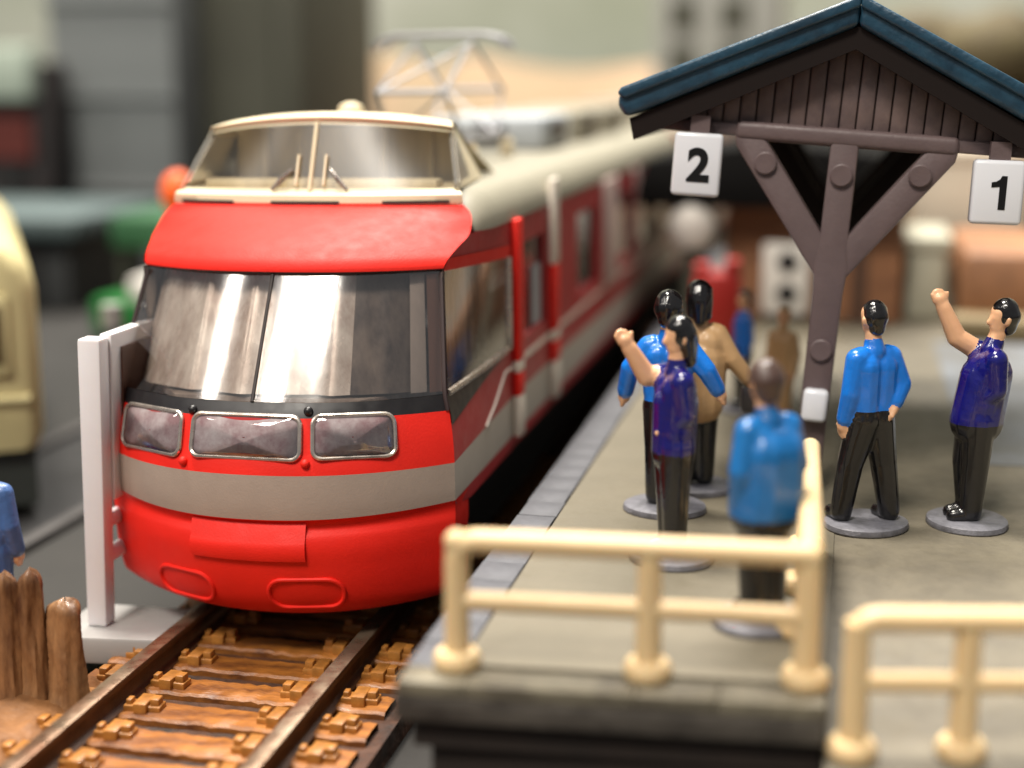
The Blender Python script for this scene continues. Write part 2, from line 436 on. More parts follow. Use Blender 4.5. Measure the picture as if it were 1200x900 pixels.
def row(s):
    if 12.4 <= s <= 18.35:      # the windscreen is ruled straight from sill to top
        a_ = np.array([12.4, -.6, 2.75, 9.12]); b_ = np.array([18.3, 2.9, 5.6, 8.28]); t_ = (s - 12.4) / 5.95
        return [float(v) for v in a_ + (b_ - a_) * t_]
    if s not in _rc: _rc[s] = [float(pchip(ROWS[:, 0], ROWS[:, k], s)) for k in (1, 2, 3, 4)]
    return _rc[s]
def NP(u, s, off=0.0):
    zk, yc, yk, w = row(s); a = abs(u)
    ae = a if a < 0.9 else a
    p = Vector((w * u, yc + (yk - yc) * ae ** 2.3, s + (zk - s) * a ** 2))
    if off:
        e = 1e-3
        du = NP(min(u + e, 1), s) - NP(max(u - e, -1), s); ds = NP(u, min(s + e, 21.45)) - NP(u, max(s - e, 1.1))
        n = du.cross(ds).normalized()
        if n.y > 0: n = -n
        p = p + n * off
    return p
def linsp(a, b, n):
    return [a + (b - a) * i / (n - 1) for i in range(n)]
def patch(u0, u1, s0, s1, nu, ns, off=0.0):
    b = MB(); b.grid([[NP(u, s, off) for u in linsp(u0, u1, nu)] for s in linsp(s0, s1, ns)]); return b

car = empty('train_car', (0, 30, -1.75), 'red express front car with wraparound windscreen and raised cream driving cab, red side stripe grey', 'train car', 'cars of the red express train')
car['label'] = 'red leading train car with wraparound windscreen, grey stripe and raised cream driving cab'
NU = 49
S_STR0, S_STR1, S_BLK, S_G0, S_G1, S_H0, S_H1 = 6.65, 8.95, 11.7, 12.4, 18.35, 18.5, 21.45
sk = patch(-1, 1, 1.1, S_STR0, NU, 34)
sk.grid([[NP(u, 1.1) for u in linsp(-1, 1, NU)], [NP(u, 1.1) + Vector((-0.3 * u, 1.2, 0.1)) for u in linsp(-1, 1, NU)]])
for sg in (-1, 1):      # returns of the skirt round the corners
    sk.grid([[NP(sg, s), NP(sg, s) + Vector((0.06 * sg, 0.6, 0)), NP(sg, s) + Vector((0.02 * sg, 2.4 if s < 5 else 2.6, 0))] for s in linsp(1.1, S_STR0, 20)])
skirt = sk.build('front_skirt', M['red'], car, smooth=True)
patch(-1, 1, S_STR0, S_STR1, NU, 8).build('front_stripe', M['stripe'], car, smooth=True)
lamp_panel = patch(-1, 1, S_STR1, S_BLK, NU, 9).build('lamp_panel', M['red'], car, smooth=True)
patch(-1, 1, S_BLK, S_G0, NU, 4).build('window_band', M['black'], car, smooth=True)
for u0, u1 in ((-0.985, -0.008), (0.008, 0.985)):
    patch(u0, u1, S_G0 + 0.02, S_G1, 26, 12).build('windscreen', M['windscreen'], car, smooth=True)
b = MB(); b.tube([NP(0, s, 0.03) for s in linsp(S_G0, S_G1, 10)], 0.10, 8); b.build('windscreen_divider', M['inner_dark'], car, smooth=True)
patch(-1, 1, S_G1, S_H0, NU, 3).build('gasket', M['gasket'], car, smooth=True)
hood = patch(-1, 1, S_H0, S_H1, NU, 26).build('hood', M['red'], car, smooth=True)
for sg in (-1, 1):
    b = MB(); b.tube([NP(sg * 0.992, s, 0.02) for s in linsp(S_BLK, S_G1 - .1, 12)], 0.12, 8); b.build('corner_pillar', M['gasket'], car, smooth=True)
# interior behind the windscreen: lining fluted for streaks, dark panel stands for a reflection
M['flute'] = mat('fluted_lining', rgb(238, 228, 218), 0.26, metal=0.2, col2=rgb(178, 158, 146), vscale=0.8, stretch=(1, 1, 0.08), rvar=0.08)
M['reflection_dark'] = mat('dark_reflection_lining', rgb(124, 110, 100), 0.3, metal=0.2, col2=rgb(58, 48, 46), vscale=0.6, stretch=(1, 1, .3))
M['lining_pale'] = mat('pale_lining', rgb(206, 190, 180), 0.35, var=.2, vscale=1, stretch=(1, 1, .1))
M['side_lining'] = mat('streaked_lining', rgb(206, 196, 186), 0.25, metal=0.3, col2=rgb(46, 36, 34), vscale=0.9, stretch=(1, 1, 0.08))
rgf = random.Random(11)
def lining(u0, u1, amp, m, nm, depth=1.3):
    n = max(4, int((u1 - u0) * 170)); us_ = linsp(u0, u1, n)
    ph = [rgf.uniform(0, 6.28) for _ in range(4)]
    def dz(u): return amp * (math.sin(21 * u + ph[0]) * .6 + math.sin(37 * u + ph[1]) * .3 + math.sin(11 * u + ph[2]) * .8)
    b = MB(); b.grid([[NP(u, s_) + Vector((0, depth + .25 * (18.3 - s_) * .3 + dz(u), 0)) for u in us_] for s_ in linsp(12.42, 18.2, 6)])
    return b.build(nm, m, car, smooth=True)
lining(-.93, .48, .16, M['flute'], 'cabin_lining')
lining(.48, .80, .05, M['reflection_dark'], 'dark_reflection_panel', 1.1)  # dark colour paints in the dark reflection on the right pane
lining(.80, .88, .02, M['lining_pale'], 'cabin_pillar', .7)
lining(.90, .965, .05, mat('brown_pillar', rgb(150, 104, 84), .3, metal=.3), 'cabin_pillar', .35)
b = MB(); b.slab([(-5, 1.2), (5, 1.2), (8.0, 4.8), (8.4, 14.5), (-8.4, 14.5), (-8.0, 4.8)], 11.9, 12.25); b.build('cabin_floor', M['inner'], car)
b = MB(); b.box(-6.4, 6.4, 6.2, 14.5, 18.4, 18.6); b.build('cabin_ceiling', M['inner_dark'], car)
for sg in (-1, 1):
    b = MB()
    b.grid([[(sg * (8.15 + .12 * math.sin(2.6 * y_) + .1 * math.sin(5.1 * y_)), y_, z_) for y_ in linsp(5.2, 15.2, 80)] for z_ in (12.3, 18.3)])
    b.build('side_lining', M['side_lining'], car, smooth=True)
# lamps
def rr_path(u0, u1, s0, s1, r, n=6, off=0.0, slant=0.0):
    # rounded rectangle in (u, s); r as a fraction of the shorter side, in s units
    su = 9.3
    pts = []
    cs = [(u1 - r / su, s1 - r, 0), (u0 + r / su, s1 - r, 90), (u0 + r / su, s0 + r, 180), (u1 - r / su, s0 + r, 270)]
    for cu, c_s, a0 in cs:
        for k in range(n + 1):
            a = R(a0 + 90.0 * k / n)
            pts.append((cu + r / su * math.cos(a), c_s + r * math.sin(a)))
    return pts
def lamp(u0, u1, s0, s1):
    pts = rr_path(u0, u1, s0, s1, 0.42)
    b = MB(); b.tube([NP(u, s, 0.10) for u, s in pts], 0.125, 8, closed=True)
    fr = b.build('lamp_frame', M['chrome'], car, smooth=True)
    uc, sc = (u0 + u1) / 2, (s0 + s1) / 2
    b = MB()
    rings = []
    for k, o in ((1.0, 0.07), (0.85, .08), (0.7, 0.09), (.5, .1), (0.35, 0.1), (.2, .1), (0.02, 0.1)):
        rings.append([NP(uc + (u - uc) * k, sc + (s - sc) * k, o) for u, s in pts])
    b.grid(rings, close=True); b.build('reflector', M['reflector'], fr, smooth=True)
    b = MB(); rings = []
    for k, o in ((0.97, 0.16), (0.85, 0.24), (0.7, .27), (0.5, 0.3), (.25, .32), (0.02, 0.33)):
        rings.append([NP(uc + (u - uc) * k, sc + (s - sc) * k, o) for u, s in pts])
    b.grid(rings, close=True); b.build('lens', M['lens'], fr, smooth=True)
lamp(-0.83, -0.40, 9.62, 11.72); lamp(-0.325, 0.28, 9.72, 11.76); lamp(0.345, 0.74, 9.78, 11.8)
# coupler cover
b = MB()
prof = [(6.45, 0.0), (6.4, 0.15), (5.6, 0.10), (5.45, 0.18), (5.2, .22), (4.8, 0.22), (4.55, 0.16), (4.45, 0.0)]
b.grid([[NP(u, s, o) for u in linsp(-0.345, 0.295, 16)] for s, o in prof])
for ue in (-0.345, 0.295):
    b.grid([[NP(ue, s, o), NP(ue, s, -0.1)] for s, o in prof])
b.build('coupler_cover', M['red'], car, smooth=True)
for u0, u1 in ((-0.62, -0.26), (0.07, 0.47)):
    pts = rr_path(u0, u1, 1.75, 3.45, 0.8)
    b = MB(); b.tube([NP(u, s, 0.02) for u, s in pts], 0.12, 8, closed=True); b.build("step_rim", M['red'], car, smooth=True)
for u, s, m_ in ((-0.37, 9.4, 'red'), (0.31, 9.55, 'red'), (-0.345, 11.9, 'black'), (0.32, 12.02, 'black')):
    b = MB(); c = NP(u, s, 0.06); b.ball(c, 0.24, 12, 8); b.build('rivet', M[m_], car, smooth=True)
# side walls of the nose
ZS = np.array([(6.65, 7.15), (8.95, 9.5), (11.7, 12.25), (12.4, 12.6), (18.35, 17.9), (18.5, 18.05), (20.2, 19.95)])
def side_pt(sg, t, s):
    k = NP(1, s); zb = float(np.interp(s, ZS[:, 0], ZS[:, 1]))
    f = t
    return Vector((sg * (k.x + (9.6 - k.x) * (1 - (1 - f) ** 1.6)), k.y + (15.6 - k.y) * f, k.z + (zb - k.z) * f))
def side_patch(sg, s0, s1, ns, t0=0.0, t1=1.0, nt=14, off=0):
    b = MB(); b.grid([[side_pt(sg, t, s) + Vector((sg * off, 0, 0)) for t in linsp(t0, t1, nt)] for s in linsp(s0, s1, ns)]); return b
for sg in (-1, 1):
    side_patch(sg, S_STR0, S_STR1, 5).build('side_stripe', M['side_stripe'], car, smooth=True)
    b = MB(); b.grid([[side_pt(sg, t, S_STR0) for t in linsp(0, 1, 14)], [side_pt(sg, t, S_STR0) * 1.0 + Vector((0, 0, -0.75 * min(1, t * 3 + .3))) for t in linsp(0, 1, 14)]])
    b.build('sill', M['shaded_red'], car, smooth=True)
    b = MB(); b.grid([[side_pt(sg, t, s) for t in linsp(0, 1, 14)] for s in linsp(S_STR1, S_BLK, 5)]); b.build('side_panel', M['shaded_red'], car, smooth=True)
    b = MB()      # black wedge under the side window, tapering to the rear
    b.grid([[side_pt(sg, t, S_G0) + Vector((0.02 * sg, 0, 0)) for t in linsp(0, 0.97, 14)], [side_pt(sg, t, S_G0 - .6 * (1 - t) - .1) + Vector((0.06 * sg, 0, 0)) for t in linsp(0, 0.97, 14)], [side_pt(sg, t, S_G0 - 1.25 * (1 - t) - .15) + Vector((0.06 * sg, 0, 0)) for t in linsp(0, 0.97, 14)]])
    b.build('side_band', M['black'], car, smooth=True)
    b = MB(); b.grid([[side_pt(sg, t, S_BLK) for t in linsp(0, 1, 14)], [side_pt(sg, t, S_G0) for t in linsp(0, 1, 14)]]); b.build('side_panel', M['shaded_red'], car, smooth=True)
    side_patch(sg, S_G0, S_G1, 4, 0.02, 0.95).build('side_window', M['windscreen'], car, smooth=True)
    b = MB(); b.tube([side_pt(sg, t, S_G0) for t in linsp(0.02, 0.95, 10)] + [side_pt(sg, 0.955, s) for s in linsp(S_G0 + .3, S_G1, 6)], 0.2, 8); b.build('window_trim', M['chrome'], car, smooth=True)
    side_patch(sg, S_G0, S_G1, 3, 0.95, 1.0, 3).build('side_panel', M['shaded_red'], car, smooth=True)
    side_patch(sg, S_G1, S_H0 + .5, 3, 0, 1.0, 14, 0.06).build('drip_rail', M['red'], car, smooth=True)
    side_patch(sg, S_H0 + .5, 20.2, 6, 0, 1.0).build('side_panel', M['shaded_red'], car, smooth=True)
    # thin pale line that bends down to the grey stripe
    b = MB(); b.tube([Vector((sg * 9.63, 16.2, 11.35)), side_pt(sg, 0.86, 10.9) + Vector((sg * .03, 0, 0)), side_pt(sg, 0.66, 9.7) + Vector((sg * .03, 0, 0)), side_pt(sg, 0.5, 9.0) + Vector((sg * .03, 0, 0))], 0.09, 6); b.build('pale_line', M['white_band'], car, smooth=True)

# straight side wall with window openings
def wall(parent, sg, y0, y1, wins, zb=6.45):
    x = 9.6 * sg
    b = MB()
    b.grid([[(x, y0, zb), (x, y1, zb)], [(x, y0, 7.15), (x, y1, 7.15)]]); b.build('sill', M['shaded_red'], parent)
    b = MB(); b.grid([[(x, y0, 7.15), (x, y1, 7.15)], [(x, y0, 9.5), (x, y1, 9.5)]]); b.build('side_stripe', M['side_stripe'], parent)
    b = MB()
    def q(ya, yb, za, zb_): b.add([(x, ya, za), (x, yb, za), (x, yb, zb_), (x, ya, zb_)], [(0, 1, 2, 3)])
    q(y0, y1, 9.5, 12.5); q(y0, y1, 18.3, 20.0)
    yy = y0
    for wa, wb in wins:
        q(yy, wa, 12.5, 18.3); yy = wb
        xi = x - 0.35 * sg
        b.add([(x, wa, 12.5), (x, wb, 12.5), (xi, wb, 12.5), (xi, wa, 12.5)], [(0, 1, 2, 3)])
        b.add([(x, wa, 18.3), (x, wb, 18.3), (xi, wb, 18.3), (xi, wa, 18.3)], [(0, 1, 2, 3)])
        b.add([(x, wa, 12.5), (x, wa, 18.3), (xi, wa, 18.3), (xi, wa, 12.5)], [(0, 1, 2, 3)])
        b.add([(x, wb, 12.5), (x, wb, 18.3), (xi, wb, 18.3), (xi, wb, 12.5)], [(0, 1, 2, 3)])
    q(yy, y1, 12.5, 18.3)
    b.build('side_panel', M['shaded_red'], parent)
    for wa, wb in wins:
        p = MB(); xi = x - 0.3 * sg
        p.add([(xi, wa, 12.5), (xi, wb, 12.5), (xi, wb, 18.3), (xi, wa, 18.3)], [(0, 1, 2, 3)]); p.build('side_window', M['win_dark'], parent)
    b = MB(); b.box(min(x, x + .05 * sg), max(x, x + .05 * sg), y0, y1, 11.15, 11.5); b.build('pale_line', M['white_band'], parent)
W1 = [(18.2, 25.6), (37.5, 45.5), (57.5, 65), (68, 79), (83, 95)]
for sg in (-1, 1):
    wall(car, sg, 15.6, 104, W1)
    for y0, y1, m1 in ((15.9, 17.3, 'red'), (26.9, 28.6, 'red')):
        xa, xb = sorted((9.6 * sg, 10.05 * sg))
        b = MB(); b.box(xa, xb, y0, y1, 11.6, 20.0 if y0 < 20 else 16.0); b.build('door_post', M['red'], car, bevel=0.15)
        b = MB(); b.box(xa, xb, y0, y1, 10.9, 11.6); b.build('door_post', M['white_band'], car, bevel=0.1); b = MB(); b.box(xa, xb, y0, y1, 7.0, 9.5); b.build('door_post', M['white_band'], car, bevel=0.1)
        b = MB(); b.box(xa, xb, y0, y1, 9.5, 10.9); b.build('door_post', M['red'], car, bevel=0.1)
        if y0 > 20:
            b = MB(); b.box(xa, xb, y0, y1, 16.0, 21.6); b.build('door_post', M['white_band'], car, bevel=0.15)
    for y0, y1 in ((48.5, 55), (80, 82), (66, 67.2)):  # raised pale strips between the side windows
        xa, xb = sorted((9.6 * sg, 9.95 * sg))
        b = MB(); b.box(xa, xb, y0, y1, 11.6, 20.0); b.build('pale_upright', M['pale_panel'], car, bevel=0.15)
# pale sheet standing in for a bright reflection in the first side window
b = MB(); b.box(9.32, 9.4, 22.6, 25.2, 12.6, 16.4); b.build('window_reflection', M['ac_grey'], car)

# roof
def roof_sec(y, w, z0, zt):
    pts = []
    for k in range(7):
        a = R(90.0 * k / 6)
        pts.append((w - 1.9 * (1 - math.cos(a)), y, z0 + (zt - 0.25 - z0) * math.sin(a)))
    for xx in linsp(w - 1.9, 0, 6)[1:]:
        pts.append((xx, y, zt - 0.25 * (xx / (w - 1.9)) ** 2))
    left = [(-p[0], p[1], p[2]) for p in pts[::-1][1:]]
    return pts + left
b = MB()
secs = [(9.35, 9.06, 20.0, 21.1), (9.7, 9.2, 19.98, 21.55), (10.3, 9.35, 19.97, 21.95), (11.2, 9.52, 19.95, 22.2), (12.5, 9.62, 19.95, 22.3), (18, 9.66, 19.95, 22.3), (60, 9.66, 19.95, 22.3), (104, 9.66, 19.95, 22.3)]
b.grid([roof_sec(*s_) for s_ in secs])
roof = b.build('roof', M['roof'], car, smooth=True)
# cream ledge under the cab windows
def arc(u, yc, yk, w, z):
    return Vector((w * u, yc + (yk - yc) * abs(u) ** 2.3, z))
us = linsp(-1, 1, 41)
b = MB(); b.grid([[arc(u, 8.3, 9.6, 8.4, 21.42) for u in us], [arc(u, 8.2, 9.55, 8.42, 21.55) for u in us], [arc(u, 8.3, 9.6, 8.36, 21.95) for u in us], [arc(u, 8.5, 9.75, 8.25, 22.1) for u in us], [arc(u, 9.4, 10.6, 7.9, 22.22) for u in us], [Vector((7.5 * u, 14, 22.3)) for u in us]])
b.build('cab_ledge', M['cream'], car, smooth=True)
for u0, u1 in ((-0.93, -0.52), (-0.25, 0.22), (0.5, 0.92)):
    b = MB(); b.grid([[arc(u, 8.19, 9.54, 8.42, 21.5) + Vector((0, -0.05, 0)) for u in linsp(u0, u1, 10)], [arc(u, 8.22, 9.55, 8.4, 21.66) + Vector((0, -0.05, 0)) for u in linsp(u0, u1, 10)]])
    b.build('vent_slot', M['gasket'], car)
# cab
def cabp(u, f):       # f 0 bottom .. 1 top
    return arc(u, 8.75 + 1.75 * f, 9.95 + 2.6 * f, 8.05 - 1.0 * f, 22.15 + (3.85 - 0.6 * abs(u) ** 2) * f)
for u0, u1 in ((-0.985, -0.012), (0.012, 0.985)):
    b = MB(); b.grid([[cabp(u, f) for u in linsp(u0, u1, 20)] for f in linsp(0.03, 0.93, 6)]); b.build('cab_window', M['cab_glass'], car, smooth=True)
b = MB(); b.grid([[cabp(u, f) for u in us] for f in (0.92, 1.0)]); b.build('cab_frame', M['cream'], car, smooth=True)
b = MB(); b.grid([[cabp(u, f) + Vector((0, -0.02, 0)) for u in us] for f in (-0.03, 0.035)]); b.build('cab_frame', M['cream'], car, smooth=True)
b = MB(); b.tube([cabp(0, f) + Vector((0, -0.05, 0)) for f in linsp(0, 0.95, 5)], 0.13, 8); b.build('cab_mullion', M['cream'], car, smooth=True)
def cabside(sg, t, f):
    k = cabp(1, f); e = Vector((6.9 - 0.9 * f, 20.0 - 2.6 * f, 22.2 + 2.95 * f))
    p = k.lerp(e, t); return Vector((sg * p.x, p.y, p.z))
for sg in (-1, 1):
    b = MB(); b.tube([Vector((sg * cabp(1, f).x, cabp(1, f).y, cabp(1, f).z)) for f in linsp(0, 1, 6)], 0.17, 8); b.build('cab_corner_post', M['cab_glass'], car, smooth=True)
    b = MB(); b.grid([[cabside(sg, t, f) for t in linsp(0.03, 0.55, 6)] for f in linsp(0.12, 0.86, 4)]); b.build('cab_side_window', M['cab_glass'], car, smooth=True)
    for (t0, t1, f0, f1) in ((0, 1, 0, .12), (0, 1, .86, 1), (.55, 1, .12, .86)):
        b = MB(); b.grid([[cabside(sg, t, f) for t in linsp(t0, t1, 6)] for f in linsp(f0, f1, 3)]); b.build('cab_side', M['cream'], car, smooth=True)
# cab top cap and rear slope
b = MB()
rows = []
for f, ext, dz in ((0, 0.12, -0.12), (0, 0.2, 0.1), (0.06, 0.0, 0.36), (0.3, 0, 0.55), (0.7, 0, 0.5), (1.0, 0, 0.2)):
    rr_ = []
    for u in us:
        k = cabp(u, 1.0)
        back = Vector((6.0 * u, 17.6, 25.3 - 0.15 * u * u))
        p = k.lerp(back, f)
        rr_.append(p + Vector((ext * u, -ext, dz * (1 - 0.35 * abs(u) ** 4))))
    rows.append(rr_)
rows.append([Vector((6.2 * u, 20.5, 23.9)) for u in us]); rows.append([Vector((6.8 * u, 23.8, 22.2)) for u in us])
b.grid(rows); b.build('cab_roof', M['cream'], car, smooth=True)
# cab inside
b = MB(); b.grid([[(x, 15.6 - 0.02 * x * x, z) for x in linsp(-6.6, 6.6, 20)] for z in (22.2, 25.4)]); b.build('cab_wall', M['inner_tan'], car, smooth=True)
for xx in (-4.9, -2.7, 2.4, 5.2):
    b = MB(); b.tube([(xx, 14.6, 22.2), (xx, 14.9, 25.4)], 0.22, 8); b.build('cab_wall_post', M['cream'], car, smooth=True)
b = MB(); b.box(-6.8, 6.8, 10.2, 11.6, 22.2, 22.7); b.build('cab_desk', M['inner_tan'], car, bevel=0.15)
# wipers
for sg in (-1, 1):
    b = MB(); b.tube([cabp(sg * 0.1 , 0.08) + Vector((0, -.16, 0)), cabp(sg * .105, 0.5) + Vector((0, -.18, 0))], 0.09, 6); b.build('wiper_pivot', M['cream'], car, smooth=True)
    a = cabp(sg * 0.27, 0.02) + Vector((0, -.2, 0)); c = cabp(sg * 0.14, 0.3) + Vector((0, -.2, 0))
    b = MB(); b.tube([a, (a + c) / 2 + Vector((0, -.12, .12)), c], 0.1, 6); b.tube([a, a.lerp(c, .5) + Vector((0, -.05, -.12)), c], 0.07, 6); b.build('wiper', M['chrome'], car, smooth=True)
# pantograph on the roof
pan = MB()
for sx in (-3.2, 3.2):
    pan.tube([(sx, 31, 23.9), (sx, 43, 23.9)], 0.18, 8)
for yy in (31, 43):
    pan.tube([(-3.6, yy, 23.9), (3.6, yy, 23.9)], 0.18, 8)
for sx in (-2.6, 2.6):
    pan.tube([(sx, 32, 24), (sx * 0.9, 28.5, 27.2), (sx * .8, 37, 30.6)], 0.13, 8)
    pan.tube([(sx, 42, 24), (sx * 0.9, 45.5, 27.2), (sx * .8, 37.4, 30.6)], 0.13, 8)
pan.tube([(-2.4, 28.5, 27.2), (2.4, 28.5, 27.2)], 0.2, 8)
pan.tube([(-2.4, 45.5, 27.2), (2.4, 45.5, 27.2)], 0.2, 8)
pan.tube([(-2.3, 28.5, 27.2), (1.9, 36.6, 30.4)], .1, 6); pan.tube([(2.3, 28.5, 27.2), (-1.9, 36.6, 30.4)], .1, 6)
pan.tube([(-2.6, 32, 24), (2.3, 28.5, 27.2)], .1, 6); pan.tube([(2.6, 42, 24), (-2.3, 45.5, 27.2)], .1, 6)
pan.tube([(-1.2, 33, 24), (-1.2, 41, 24)], .5, 8); pan.tube([(1.2, 33, 24), (1.2, 41, 24)], .5, 8)
pant = pan.build('pantograph', M['grey_metal'], car, smooth=True)
for yy in (36, 38.4):
    b = MB(); b.tube([(-4.9, yy, 30.2), (-4.3, yy, 30.8), (-3.2, yy, 31.1), (3.2, yy, 31.1), (4.3, yy, 30.8), (4.9, yy, 30.2)], 0.19, 8); b.build('contact_strip', M['grey_metal'], pant, smooth=True)
for sx in (-3.3, 3.3):
    for yy in (31.5, 42.5):
        b = MB(); b.lathe((sx, yy, 22.1), [(.55, 0), (.55, .4), (.35, .5), (.6, .7), (.35, .95), (.55, 1.15), (.3, 1.4), (.3, 1.6)], 12); b.build('insulator', M['cream'], pant, smooth=True)
b = MB(); b.lathe((-2.0, 22.0, 24.0), [(.9, 0), (.9, 1.9), (.7, 2.5), (.25, 2.7)], 14); b.build('roof_horn', M['cream'], car, smooth=True)
# roof units
for i, y0 in enumerate((50, 66, 82)):
    b = MB(); b.box(-4.6, 4.6, y0, y0 + 12, 22.25, 25.0); u_ = b.build('cooling_unit', M['ac_grey'] if i == 0 else M['roof'], car, bevel=0.5)
    b = MB(); b.box(4.55, 4.68, y0 + 3.5, y0 + 9, 22.9, 24.5); b.build('vent_grille', M['inner_dark'], u_); b = MB(); b.box(-1.5, 1.5, y0 - .06, y0 + .1, 22.8, 24.4); b.build('vent_grille', M['inner_dark'], u_)
# underframe
b = MB(); b.box(-8.6, 8.6, 4.6, 103.5, 2.6, 6.6); b.build('underframe', M['under'], car)
for yb in (16, 84):
    b = MB(); b.box(-7.6, 7.6, yb + 6, yb + 10, 1.2, 2.4); b.box(-7.6, -6.2, yb, yb + 16, .9, 3.0); b.box(6.2, 7.6, yb, yb + 16, .9, 3.0); bo = b.build('bogie', M['under'], car, bevel=0.3)
    for yy in (yb + 3, yb + 13):
        for sx in (-4.9, 4.9):
            b = MB()
            rows = []
            for xo, rad in ((-.55, .4), (-.55, 2.0), (.35, 2.0), (.35, .4)):
                rows.append([(sx + xo, yy + rad * math.cos(2 * math.pi * k / 20), 2.05 + rad * math.sin(2 * math.pi * k / 20)) for k in range(20)])
            b.grid(rows, close=True); b.build('wheel', M['grey_metal'], bo, smooth=True)
car.rotation_euler.y = -0.014

# second car, mostly hidden behind the canopy
car2 = empty('train_car', (0, 160, -1.75), 'red and grey second car far behind the leading car, out of focus', 'train car', 'cars of the red express train')
for sg in (-1, 1):
    wall(car2, sg, 107, 205, [(112 + 12 * i, 121 + 12 * i) for i in range(7)])
    for i in range(8):
        xa, xb = sorted((9.6 * sg, 9.9 * sg))
        b = MB(); b.box(xa, xb, 109 + 12 * i, 111 + 12 * i, 11.6, 20.0); b.build('pale_upright', M['white_band'], car2)
b = MB(); b.grid([roof_sec(107, 9.66, 19.95, 22.3), roof_sec(205, 9.66, 19.95, 22.3)]); b.build('roof', M['roof'], car2, smooth=True)
b = MB(); b.box(-9.4, 9.4, 107, 107.5, 6.5, 22); b.build('end_wall', M['shaded_red'], car2)
b = MB(); b.box(-8.6, 8.6, 107.5, 204, 1, 6.6); b.build('underframe', M['under'], car2)
for i, y0 in enumerate((115, 140, 165)):
    b = MB(); b.box(-4.6, 4.6, y0, y0 + 12, 22.25, 25.0); b.build('cooling_unit', M['roof'], car2, bevel=0.5)
car2.rotation_euler.y = -0.014

# ------------------------------------------------------------------ platform railings
def bend(p0, p1, p2, r, n=6):
    a = Vector(p0); c = Vector(p1); e = Vector(p2)
    s_ = c + (a - c).normalized() * r; t_ = c + (e - c).normalized() * r
    return [s_.lerp(c, k / n).lerp(c.lerp(t_, k / n), k / n) for k in range(n + 1)]
def foot(b, x, y, z):
    b.lathe((x, y, z), [(.78, 0), (.92, .18), (.92, .5), (.78, .72), (.5, .8)], 18)
rail_a = empty('platform_railing', (21, -15.5, 6), 'cream corner railing with three front posts on the near platform edge', 'railing')
zt, zm = 11.15, 8.75
P0 = Vector((14.45, -16.15, 6)); P1 = Vector((21.75, -15.55, 6)); P2 = Vector((27.6, -15.05, 6)); P3 = Vector((27.15, 1.0, 6))
UPZ = Vector((0, 0, 1))
b = MB(); pth = [P0 + UPZ * .5] + bend(P0, P0 + UPZ * (zt - 6), P2 + UPZ * (zt - 6), 0.9) + [P2 + UPZ * (zt - 6)]
b.tube(pth, 0.47, 14); b.build('top_rail', M['rail_cream'], rail_a, smooth=True)
b = MB(); b.tube([P0 + UPZ * (zm - 6), P2 + UPZ * (zm - 6)], 0.38, 12); b.build('middle_rail', M['rail_cream'], rail_a, smooth=True)
b = MB(); b.tube([P2 + UPZ * (zt - 6), P3 + UPZ * (zt - 6)] , 0.47, 14); b.ball(P3 + UPZ * (zt - 6), 0.5); b.build('top_rail', M['rail_cream'], rail_a, smooth=True)
b = MB(); b.tube([P2 + UPZ * (zm - 6), P3 + UPZ * (zm - 6)], 0.38, 12); b.build('middle_rail', M['rail_cream'], rail_a, smooth=True)
for k, p in enumerate((P0, P1, P2, P2.lerp(P3, .33), P2.lerp(P3, .66), P3)):
    b = MB(); b.tube([p, p + UPZ * (zt - 6.1)], [0.52, 0.44], 14); b.ball(p + UPZ * (zt - 6.05), 0.47)
    po = b.build('post', M['rail_cream'], rail_a, smooth=True)
    b = MB(); foot(b, p.x - (0.35 if k in (3, 4) else 0), p.y, 6.0); b.build('post_foot', M['rail_cream'], po, smooth=True)
rail_b = empty('platform_railing', (33, -16, 4), 'cream railing standing lower on the ramp at the right edge', 'railing')
Q0 = Vector((29.4, -16.3, 3.95)); Q1 = Vector((33.3, -15.5, 3.98)); Q3 = Vector((46, -13.2, 4.0))
h2 = 5.35
b = MB(); b.tube([Q0 + UPZ * .5] + bend(Q0, Q0 + UPZ * h2, Q3 + UPZ * h2, 0.8) + [Q3 + UPZ * h2], 0.46, 14); b.build('top_rail', M['rail_cream'], rail_b, smooth=True)
b = MB(); b.tube([Q0 + UPZ * 2.95, Q3 + UPZ * 2.95], 0.38, 12); b.build('middle_rail', M['rail_cream'], rail_b, smooth=True)
for p in (Q0, Q1, Q0.lerp(Q3, .55), Q3):
    b = MB(); b.tube([p, p + UPZ * (h2 - .1)], [0.52, 0.46], 14); po = b.build('post', M['rail_cream'], rail_b, smooth=True)
    b = MB(); foot(b, p.x, p.y, p.z - .02); b.build('post_foot', M['rail_cream'], po, smooth=True)

